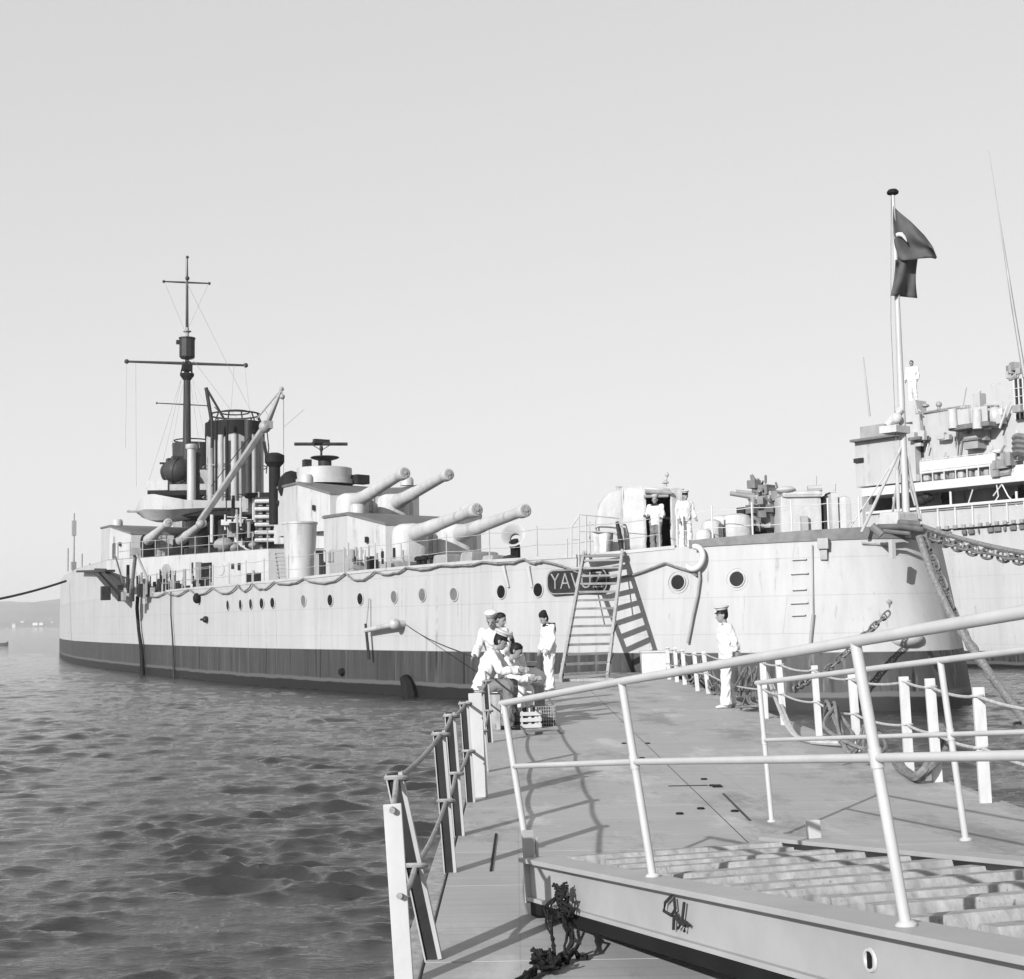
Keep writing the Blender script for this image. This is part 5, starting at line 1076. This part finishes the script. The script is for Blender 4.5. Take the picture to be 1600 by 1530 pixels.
# ------------------------------------------------------------------ people
def capsule(mb, a, b, ra, rb, n=14):
    a, b = V(a), V(b); d = b - a; L_ = max(d.length, 1e-5); t = d / L_; pts = []; rr = []
    for k in (.15, .55, .85): pts.append(a - t * ra * (1 - k) * 1.0); rr.append(ra * sqrt(max(1 - (1 - k) ** 2, .02)))
    for f in (0, .33, .66, 1): pts.append(a + d * f); rr.append(ra + (rb - ra) * f)
    for k in (.85, .55, .15): pts.append(b + t * rb * (1 - k)); rr.append(rb * sqrt(max(1 - (1 - k) ** 2, .02)))
    mb.tube(pts, rr, n)
def loft(mb, rings, n=20):
    """rings: (centre, side vector*half width, front vector*half depth)"""
    mb.rings([[V(c) + V(s_) * cos(2 * pi * k / n) + V(f_) * sin(2 * pi * k / n) for k in range(n)] for c, s_, f_ in rings])
def fuse(mb, name, m, parent, vox, smooth=2, noise_amp=0.):
    o = mb.build(name, m, None, smooth=False)
    md = o.modifiers.new('r', 'REMESH'); md.mode = 'VOXEL'; md.voxel_size = vox
    sm_ = o.modifiers.new('s', 'SMOOTH'); sm_.factor = .5; sm_.iterations = smooth
    me = bpy.data.meshes.new_from_object(o.evaluated_get(bpy.context.evaluated_depsgraph_get())); old = o.data; o.modifiers.clear(); o.data = me; bpy.data.meshes.remove(old)
    if name != 'body':
        nv = len(me.vertices); co = np.empty(nv * 3, np.float32); no = np.empty(nv * 3, np.float32)
        me.vertices.foreach_get('co', co); me.vertex_normals.foreach_get('vector', no); co = co.reshape(-1, 3); no = no.reshape(-1, 3); ph = nv % 7
        d = sum(a * np.sin(f * co[:, i] + 1.7 * np.sin(f * .6 * co[:, (i + 1) % 3] + ph) + g * co[:, (i + 2) % 3] + ph * k) for k, (a, f, g, i) in enumerate(((.005, 26, 15, 0), (.005, 19, 30, 1), (.004, 33, 21, 2), (.003, 55, 40, 0), (.003, 47, 62, 1))))
        co = co + no * d[:, None]; me.vertices.foreach_set('co', co.ravel()); me.update()
    me.polygons.foreach_set('use_smooth', [True] * len(me.polygons)); o.parent = parent; return o
def person(label, at, rz, J, hat='cap', legs='cloth', top='cloth', shoes='white', collar=False, sleeves='long', k=1., group=None, hair=True, below=True, vox=.011):
    """J: joints in metres, x forward, y left, z up from the ground"""
    p = thing('person', label, 'person', at, rz, group); p.scale = (k, k, k); J = {a: V(b) for a, b in J.items()}
    pel, chest, neck, head = J['pelvis'], J['chest'], J['neck'], J['head']
    sd = (J['shL'] - J['shR']).normalized(); hs = (J['hipL'] - J['hipR']).normalized()
    up = (neck - pel).normalized(); fr = sd.cross(up).normalized(); fr = fr if fr.x > 0 or abs(fr.x) < .3 else -fr
    def torso(mb, g, zt=1.):
        g *= 1.08
        wst = pel.lerp(chest, .45); fp = hs.cross(up).normalized()
        loft(mb, [(pel - up * .07, hs * .135 * g, fr * .10 * g), (pel, hs * .165 * g, fr * .115 * g), (wst, sd * .145 * g, fr * .105 * g), (chest, sd * .17 * g, fr * .12 * g), (chest.lerp(neck, .45), sd * .185 * g, fr * .11 * g), (chest.lerp(neck, .75), sd * .15 * g, fr * .085 * g), (neck, sd * .07, fr * .065)])
    # continuous body: head with face, neck, trunk, limbs, hands with five fingers
    mb = MB(); torso(mb, .93); hu = (head - neck).normalized() if 'hup' not in J else J['hup'].normalized(); hf = J['look'].normalized() if 'look' in J else fr; hsd = hu.cross(hf).normalized(); hu = hf.cross(hsd).normalized()
    H = lambda x, y, z: head + hf * x + hsd * y + hu * z
    capsule(mb, neck - up * .05, head - hu * .05 - hf * .01, .058, .055)
    loft(mb, [(H(-.005, 0, .12), hsd * .03, hf * .04), (H(-.005, 0, .105), hsd * .06, hf * .075), (H(-.005, 0, .06), hsd * .078, hf * .097), (H(0, 0, 0), hsd * .076, hf * .098), (H(.012, 0, -.05), hsd * .066, hf * .085), (H(.028, 0, -.09), hsd * .05, hf * .062), (H(.035, 0, -.115), hsd * .03, hf * .04)])
    mb.tube([H(.09, 0, .015), H(.118, 0, -.028), H(.10, 0, -.036)], [.012, .019, .014], 8)
    capsule(mb, H(.078, .03, .028), H(.078, -.03, .028), .018, .018); capsule(mb, H(.086, .015, -.062), H(.086, -.015, -.062), .015, .015)
    for q in (1, -1): mb.ball(H(-.005, q * .08, -.005), (.02, .02, .033), 8, 6)
    for S in 'LR':
        q = 1 if S == 'L' else -1; sh, el, wr, hp, kn, an = [J[j + S] for j in ('sh', 'el', 'wr', 'hip', 'kn', 'an')]
        capsule(mb, sh, el, .052, .040); capsule(mb, el, wr, .040, .027)
        d = (wr - el).normalized(); d = J.get('hand' + S, d).normalized(); w_ = (hs * q).cross(d); w_ = w_.normalized() if w_.length > .1 else fr; nrm = d.cross(w_).normalized()
        pc = wr + d * .05; capsule(mb, wr, pc + d * .03 + w_ * .018, .026, .024); capsule(mb, wr, pc + d * .03 - w_ * .018, .026, .022)
        for f_, ln in ((-.032, .055), (-.011, .068), (.011, .072), (.031, .062)):
            r0 = pc + d * .035 + w_ * f_; m_ = r0 + d * ln * .5 + nrm * .006; capsule(mb, r0, m_, .0105, .0100, 8); capsule(mb, m_, m_ + d * ln * .38 + nrm * .022, .0100, .0085, 8)
        t0 = wr + d * .02 + w_ * .028; t1 = t0 + d * .035 + w_ * .026; capsule(mb, t0, t1, .012, .011, 8); capsule(mb, t1, t1 + d * .03 + w_ * .002, .011, .009, 8)
        capsule(mb, hp, kn, .078, .052); capsule(mb, kn, an, .052, .036); tk = J.get('toe' + S, an + V((.17, 0, -.05))); capsule(mb, an - V((0, 0, .03)), tk, .036, .028)
    body = fuse(mb, 'body', 'skin', p, .0085, 1)
    mb = MB()
    for q in (1, -1): mb.ball(H(.091, q * .031, .006), .0105, 8, 6)
    mb.build('eyes', 'black', p)
    # clothing over it
    mb = MB(); torso(mb, 1.16)
    for S in 'LR':
        sh, el, wr = J['sh' + S], J['el' + S], J['wr' + S]; capsule(mb, chest.lerp(sh, .75), sh, .080, .078); capsule(mb, sh, el, .076, .064)
        if sleeves == 'long': mb.tube([el - (wr - el) * .05, el.lerp(wr, .5), wr - (wr - el) * .06, wr], [.064, .062, .058, .055], 14)
    mb2 = MB(); lp = pel - up * .10
    loft(mb, [(pel + up * .04, hs * .178, fr * .132), (lp, hs * .185, fr * .138)])
    fuse(mb, 'jumper' if collar else 'jacket', top, p, vox, 2)
    mb = MB(); loft(mb, [(pel + up * .03, hs * .168, fr * .122), (pel - up * .05, hs * .172, fr * .125), (pel - up * .12, hs * .15, fr * .11)])
    for S in 'LR':
        hp, kn, an = J['hip' + S], J['kn' + S], J['an' + S]; capsule(mb, hp, kn, .108, .086); sk = (an - kn); mb.tube([kn - sk * .08, kn + sk * .1, kn.lerp(an, .6), an + sk.normalized() * .01, an + sk.normalized() * .03], [.084, .086, .092, .102, .10], 16)
    fuse(mb, 'trousers', legs, p, vox, 2)
    for S in 'LR':
        an = J['an' + S]; tk = J.get('toe' + S, an + V((.17, 0, -.05))); d = (tk - an); d.z = 0; d = d.normalized() if d.length > .01 else V((1, 0, 0)); sd_ = V((-d.y, d.x, 0)); g0 = an + V((0, 0, -.085)); mb = MB()
        loft(mb, [(g0 - d * .085 + V((0, 0, .04)), sd_ * .02, V((0, 0, .03))), (g0 - d * .06 + V((0, 0, .045)), sd_ * .038, V((0, 0, .045))), (g0 + V((0, 0, .05)), sd_ * .042, V((0, 0, .05))), (g0 + d * .09 + V((0, 0, .036)), sd_ * .046, V((0, 0, .036))), (g0 + d * .15 + V((0, 0, .03)), sd_ * .046, V((0, 0, .03))), (g0 + d * .195 + V((0, 0, .025)), sd_ * .022, V((0, 0, .02)))], 16)
        mb.build('shoe', 'cloth' if shoes == 'white' else 'leather', p)
    if hair:
        mb = MB(); loft(mb, [(H(-.02, 0, -.075), hsd * .05, hf * .05), (H(-.025, 0, -.04), hsd * .075, hf * .075), (H(-.02, 0, .01), hsd * .084, hf * .09), (H(-.012, 0, .06), hsd * .085, hf * .10), (H(-.008, 0, .11), hsd * .066, hf * .083), (H(-.005, 0, .132), hsd * .03, hf * .04)]); mb.build('hair', 'hair', p)
    if hat in ('cap', 'officer', 'sailor', 'darkcap'):
        mb = MB(); hc = H(-.012, 0, .07)
        def ring(h, r, s_=1., o=0.): return (hc + hu * h + hf * o, hsd * r, hf * r * 1.12 * s_)
        if hat == 'darkcap':
            loft(mb, [ring(-.01, .088), ring(.03, .093), ring(.07, .088, 1, -.01), ring(.095, .07, 1., -.02), ring(.115, .035, 1, -.03)]); hb_ = mb.build('cap', 'navy', p)
        else:
            w_ = 1.38 if hat != 'sailor' else 1.18
            loft(mb, [ring(.028, .089), ring(.05, .095), ring(.072, .089 * w_, 1, .004), ring(.085, .09 * w_, 1, .006), ring(.10, .07 * w_, 1, .0), ring(.108, .03, 1)]); hb_ = mb.build('cap', 'white', p)
            mb = MB(); loft(mb, [ring(-.012, .0875), ring(.035, .0895)]); mb.build('cap_band', 'navy' if hat != 'sailor' else 'clothd', hb_)
            if hat in ('officer', 'cap'):
                mb = MB(); R = []
                for a in np.linspace(-1.15, 1.15, 11):
                    q0 = hc + (hf * cos(a) * 1.1 + hsd * sin(a)) * .088 + hu * .0; q1 = hc + hf * (cos(a) * .098 + .052 * max(cos(a), 0)) + hsd * sin(a) * .088 - hu * .028; R.append([q0 + hu * .004, q1 + hu * .003, q1 - hu * .003, q0 - hu * .004])
                mb.rings(R).build('visor', 'leather', hb_)
    if collar:
        mb = MB(); c0 = neck + up * .012
        loft(mb, [(c0 + up * .012, sd * .072, fr * .072), (c0 - up * .02, sd * .10, fr * .095), (c0 - up * .052 - fr * .012, sd * .165, fr * .118), (c0 - up * .062 - fr * .012, sd * .165, fr * .118)]); mb.build('collar', 'navy', p)
        q = c0 - fr * .135 - up * .10; MB().box(q, (.014, .30, .20), Matrix((fr, sd, up)).transposed()).build('collar_flap', 'navy', p, bevel=.006)
    return p
def stand(lean=0., step=0., head_dn=0., armL=0., armR=0., turn=0., elb=.10, knee=.0):
    J = dict(pelvis=(0, 0, .96), chest=(.28 * lean, 0, 1.27), neck=(.46 * lean + .01, 0, 1.49), head=(.56 * lean + .035 + head_dn * .06, 0, 1.625 - head_dn * .03))
    for S, q, ar, stp in (('L', 1, armL, step), ('R', -1, armR, -step)):
        J['sh' + S] = (.40 * lean + 0, q * .19, 1.42); J['el' + S] = (.40 * lean - .03 + .27 * sin(ar), q * .245, 1.42 - .28 * cos(ar)); e = J['el' + S]
        J['wr' + S] = (e[0] + .05 + .25 * sin(ar + elb), q * .235, e[2] - .25 * cos(ar + elb)); J['hip' + S] = (0, q * .085, .92)
        J['kn' + S] = (stp * .5 + .03 + knee, q * .10, .50); J['an' + S] = (stp - .01, q * .105, .085); J['toe' + S] = (stp + .16, q * .125, .03)
    if head_dn: J['look'] = V((1, 0, -head_dn)); J['hup'] = V((.5 * head_dn, 0, 1))
    return J
# officer at the right, facing left
J = stand(.03, .07, .12, -.25, -.18, elb=.35); J['wrL'] = (-.12, .22, 1.0); J['wrR'] = (-.06, -.25, .93)
person('officer in white peaked cap standing alone at the right side of the pier', atz(1138, 1106, ZP), radians(187), J, 'officer', k=1.0)
# sailor by the stairs, seen from behind at three quarters
J = stand(.10, .05, .5, .05, .1, elb=.3); J['wrR'] = (.1, -.27, .9)
person('sailor in white with dark cap and dark square collar standing left of the boarding stairs', atz(860, 1079, ZP), radians(205), J, 'darkcap', collar=True, k=1.0)
# seated group
def seat(h=.5, lean=.25, head_dn=.3, reach=.0, spread=.1):
    J = dict(pelvis=(0, 0, h + .08), chest=(.30 * lean + .02, 0, h + .40), neck=(.56 * lean + .02, 0, h + .60), head=(.56 * lean + .07 + head_dn * .06, 0, h + .735 - head_dn * .04))
    for S, q in (('L', 1), ('R', -1)):
        J['sh' + S] = (.50 * lean + .02, q * .19, h + .535); J['el' + S] = (.5 * lean + .10 + reach * .4, q * .25, h + .27 + reach * .1); e = J['el' + S]; J['wr' + S] = (e[0] + .23, q * .15, e[2] - .02 + reach * .15)
        J['hip' + S] = (.0, q * .09, h + .06); J['kn' + S] = (.43, q * (.10 + spread), h + .08); J['an' + S] = (.40, q * (.10 + spread), .085); J['toe' + S] = (.56, q * (.12 + spread), .03)
    J['look'] = V((1, 0, -head_dn)); J['hup'] = V((head_dn * .6, 0, 1)); return J
P = V((-.50, 21.3, ZP))
person('man in peaked cap and grey trousers hunched on a box at the pier edge', P, radians(-8), seat(.58, .34, .42, .15), 'cap', legs='clothd', shoes='dark')
mb = MB(); mb.box((0, 0, .26), (.42, .5, .52)); o = mb.build('wooden_box', 'wood', None, bevel=.015); o.location = P + V((.06, 0, 0)); tag(o, 'pale wooden box under the seated man in grey trousers', 'box')
P2_ = V((.12, 24.6, ZP)); person('sailor in white cap sitting behind the bottle crates and looking down to the left', P2_, radians(195), seat(.50, .25, .35, .1), 'sailor', shoes='dark')
mb = MB(); mb.box((0, 0, .21), (.4, .45, .42)); o = mb.build('wooden_box', 'wood', None, bevel=.015); o.location = P2_; tag(o, 'low wooden box under the sailor behind the bottle crates', 'box')
person('bareheaded sailor in white standing at the back of the seated group', V((-.34, 26.2, ZP)), radians(-30), stand(.08, .03, .3, .1, .2), None, collar=False)
person('stooping sailor in white jumper and white cap behind the hunched man', V((-.30, 23.9, ZP)), radians(-105), dict(stand(.42, .05, .5, .5, .5, elb=.5)), 'sailor')
person('dark-haired sailor crouching just beside the hunched man in grey trousers', V((-.26, 22.9, ZP)), radians(-20), seat(.40, .35, .5, .1), None, shoes='dark')
# sailors on the battleship deck
zds = 4.56
Ps = aty(1026, 866, 42.9); Ps.z = zds; J = stand(.0, .03, .0, .15, .35, elb=1.1); person('sailor with dark collar standing in the doorway of the canvas shelter', Ps, radians(250), J, 'sailor', collar=True, legs='clothd')
Ps = aty(1072, 860, 41.9); Ps.z = zds + .02; person('officer in white and peaked cap standing on deck right of the canvas shelter', Ps, radians(285), stand(.02, .05, .1, .2, -.1, elb=.5), 'officer')
Ps = aty(1427, 628, 71.5); person('dark-haired sailor in belted white clothes standing high on the bridge of the support ship', Ps, radians(240), stand(0, .04, 0, -.1, -.1, elb=.6), None, k=1.22)
mb = MB(); mb.box((0, 0, -(Ps.z - zr2) / 2 - .01), (.9, .9, (Ps.z - zr2) + .02)); o = mb.build('bridge_locker', 'ship', s2); o.location = loc2(Ps)

# ------------------------------------------------------------------ crates and bundles beside the seated group
def crate(at, rz, label, sx=.32, sy_=.44, h=.26, bottles=True, m='white'):
    c = thing('bottle_crate', label, 'crate', at, rz); mb = MB()
    for z in (.04, .13, .22):
        for x in (-sx / 2, sx / 2): mb.box((x, 0, z), (.016, sy_, .055))
        for y in (-sy_ / 2, sy_ / 2): mb.box((0, y, z), (sx - .02, .016, .055))
    for x in (-1, 1):
        for y in (-1, 1): mb.box((x * (sx / 2 - .022), y * (sy_ / 2 - .022), h / 2), (.028, .028, h))
    mb.box((0, 0, .012), (sx - .02, sy_ - .02, .02)); mb.build('frame', m, c)
    if bottles:
        for i in range(3):
            for j in range(4):
                mb = MB(); mb.lathe([(.034, 0), (.036, .01), (.036, .15), (.016, .21), (.014, .26), (.017, .262), (.017, .275), (.001, .277)], (-sx / 3.2 + i * sx / 3.2, -sy_ * .36 + j * sy_ * .24, .025), n=12); b_ = mb.build('bottle', 'white' if (i + j) % 3 else 'black', c)
    return c
P = atz(823, 1137, ZP); crate(P, .3, 'white slatted crate of bottles in front of the seated group')
P = atz(849, 1134, ZP); mb = MB()
w_, h_ = .30, .30
for k in range(9):
    f = -.5 + k / 8
    for q in (-1, 1): mb.tube([(f * w_, q * .2, 0), (f * w_, q * .2, h_)], .005, 5); mb.tube([(q * w_ / 2, f * .4, 0), (q * w_ / 2, f * .4, h_)], .005, 5)
for z in np.linspace(.0, h_, 7): mb.tube([(-w_ / 2, -.2, z), (w_ / 2, -.2, z), (w_ / 2, .2, z), (-w_ / 2, .2, z), (-w_ / 2, -.2, z)], .006, 5)
wb_ = thing('wire_basket', 'grey wire basket with a dark base right of the slatted bottle crate', 'basket', P, .2); o = mb.build('mesh', 'shipd', wb_); MB().box((0, 0, .06), (w_ - .02, .38, .11)).build('dark_load', 'dark', wb_)
P = atz(812, 1136, ZP); mb = MB(); mb.box((0, 0, .12), (.26, .3, .24)); o = mb.build('black_box', 'black', None, bevel=.03); o.location = P + V((-.12, .25, 0)); tag(o, 'black box standing behind the slatted bottle crate', 'box')
P = V((.26, 25.1, ZP)); mb = MB(); mb.box((0, 0, .22), (.5, .5, .44)); o = mb.build('wooden_box', 'wood', None, bevel=.015); o.location = P; tag(o, 'wooden box carrying the knotted white bundle', 'box')
mb = MB(); R = []
rng = random.Random(4)
for z, r_ in ((0, .20), (.06, .26), (.16, .27), (.25, .22), (.31, .12), (.34, .07), (.38, .10), (.43, .14)):
    R.append([V((cos(a) * r_ * (1 + .10 * sin(5 * a + z * 9) + rng.uniform(-.03, .03)), sin(a) * r_ * (1 + .10 * sin(5 * a + 1)), z)) for a in [2 * pi * k / 30 for k in range(30)]])
sk_ = thing('white_bundle', 'white cloth bundle with a knotted neck on a box beside the seated sailors', 'bundle', P + V((0, 0, .44))); mb.rings(R).build('sack', 'cloth', sk_); mb = MB(); mb.torus((0, 0, .335), .075, .016); mb.build('tie', 'navy', sk_)
mb = MB()
for q in (-1, 1): mb.ball((.09 * q - .02, -.2, .2), (.03, .05, .035))
mb.build('dark_patch', 'navy', sk_)
P = atz(850, 1146, ZP); mb = MB(); mb.box((0, 0, .02), (.5, .35, .035)); o = mb.build('loose_plank', 'clothd', None, bevel=.005); o.location = P; tag(o, 'flat grey board lying in front of the bottle crates', 'board')

# ------------------------------------------------------------------ far shore
def hill_mat():
    m = bpy.data.materials.new('dry hillside'); t, b = nodes_of(m); n1 = noise(t, coords(t, (.006, .006, .03)), 1, 6, .65)
    t.links.new(mixc(t, ramp(t, n1, .35, .68), g3(.06), g3(.13)), b.inputs['Base Color']); b.inputs['Roughness'].default_value = .95; return m
rng = np.random.RandomState(2)
nx, ny = 150, 26; xs = np.linspace(-3200, 3200, nx); ysn = np.linspace(0, 1, ny); vs = []; fs_ = []
for j, f in enumerate(ysn):
    for i, x in enumerate(xs):
        y = 3000 + 1300 * f + 120 * sin(x * .004 + 1) * (1 - f); h = 62 + 22 * sin(x * .0031 + .7) + 12 * sin(x * .0093) + 6 * sin(x * .021 + 2) + 3 * sin(x * .05)
        z = -2 + (h + 4) * (sin(min(f * 1.25, 1) * pi / 2) ** 1.1) + (2.2 * sin(x * .04 + f * 22) * sin(f * 14 + x * .013)) * (f > .08); vs.append((x, y, z))
for j in range(ny - 1):
    for i in range(nx - 1): a = j * nx + i; fs_.append((a, a + 1, a + nx + 1, a + nx))
mb = MB(); mb.add(vs, fs_); o = mb.build('hills', hill_mat()); tag(o, 'low hazy hills on the far shore at the left', 'hills', kind='structure')
rng = random.Random(8); hx = [12, 22, 34, 36, 46, 50, 56, 62, 66, 71, 78, 82, 86, 24]
for k, px in enumerate(hx):
    py = [973.5, 978, 971, 974.5, 972, 971.5, 976.5, 972, 976.5, 971.5, 972.5, 974.5, 973, 972][k]; Yq = 3010 + 45 * (978.5 - py); P = aty(px, py, Yq); zg = P.z - 2
    hs_ = thing('shore_house', 'tiny white house in the hazy town on the far shore', 'house', (P.x, P.y, zg), rng.uniform(-.4, .4), 'white houses on the far shore'); w_ = rng.uniform(6, 12); h_ = rng.uniform(5, 8)
    MB().box((0, 0, h_ / 2 - 3), (w_, 9, h_ + 6)).build('wall', 'white', hs_); MB().rings([[V((x, y, z)) for y, z in ((-5, h_), (5, h_), (0, h_ + 2.2))] for x in (-w_ / 2 - .4, w_ / 2 + .4)]).build('roof', 'shipd', hs_)
P = atz(-5, 1009, 0.05); bt = thing('motor_boat', 'tiny grey motor boat with a white cabin on the far water at the left edge', 'boat', P, .2); bt.scale = (.4, .4, .45)
R = [[V((x, y * b_, z * h_ + (.35 if abs(x) > 3 and z > 0 else 0))) for y, z in ((-1, .75), (-.75, -.3), (0, -.5), (.75, -.3), (1, .75), (0, .8))] for x, b_, h_ in ((-3.4, .9, 1), (-1.5, 1.2, 1), (1, 1.15, 1), (2.8, .6, 1.1), (3.8, .05, 1.2))]
MB().rings(R).build('hull', 'mid', bt); MB().box((-.6, 0, 1.15), (2.2, 1.5, .9)).build('cabin', 'white', bt, bevel=.06)

# ------------------------------------------------------------------ air
hm = bpy.data.materials.new('harbour haze'); ht, hb_ = nodes_of(hm); ht.nodes.remove(hb_)
pv = N(ht, 'ShaderNodeVolumePrincipled'); pv.inputs['Color'].default_value = g3(.97); pv.inputs['Density'].default_value = .00022; pv.inputs['Anisotropy'].default_value = .1
ht.links.new(pv.outputs[0], ht.nodes['Material Output'].inputs['Volume'])
o = MB().box((0, 0, 49), (12400, 12400, 104)).build('haze', hm, None, smooth=False); tag(o, 'thin pale haze over the harbour', 'haze', kind='stuff')
scn.cycles.volume_bounces = 0
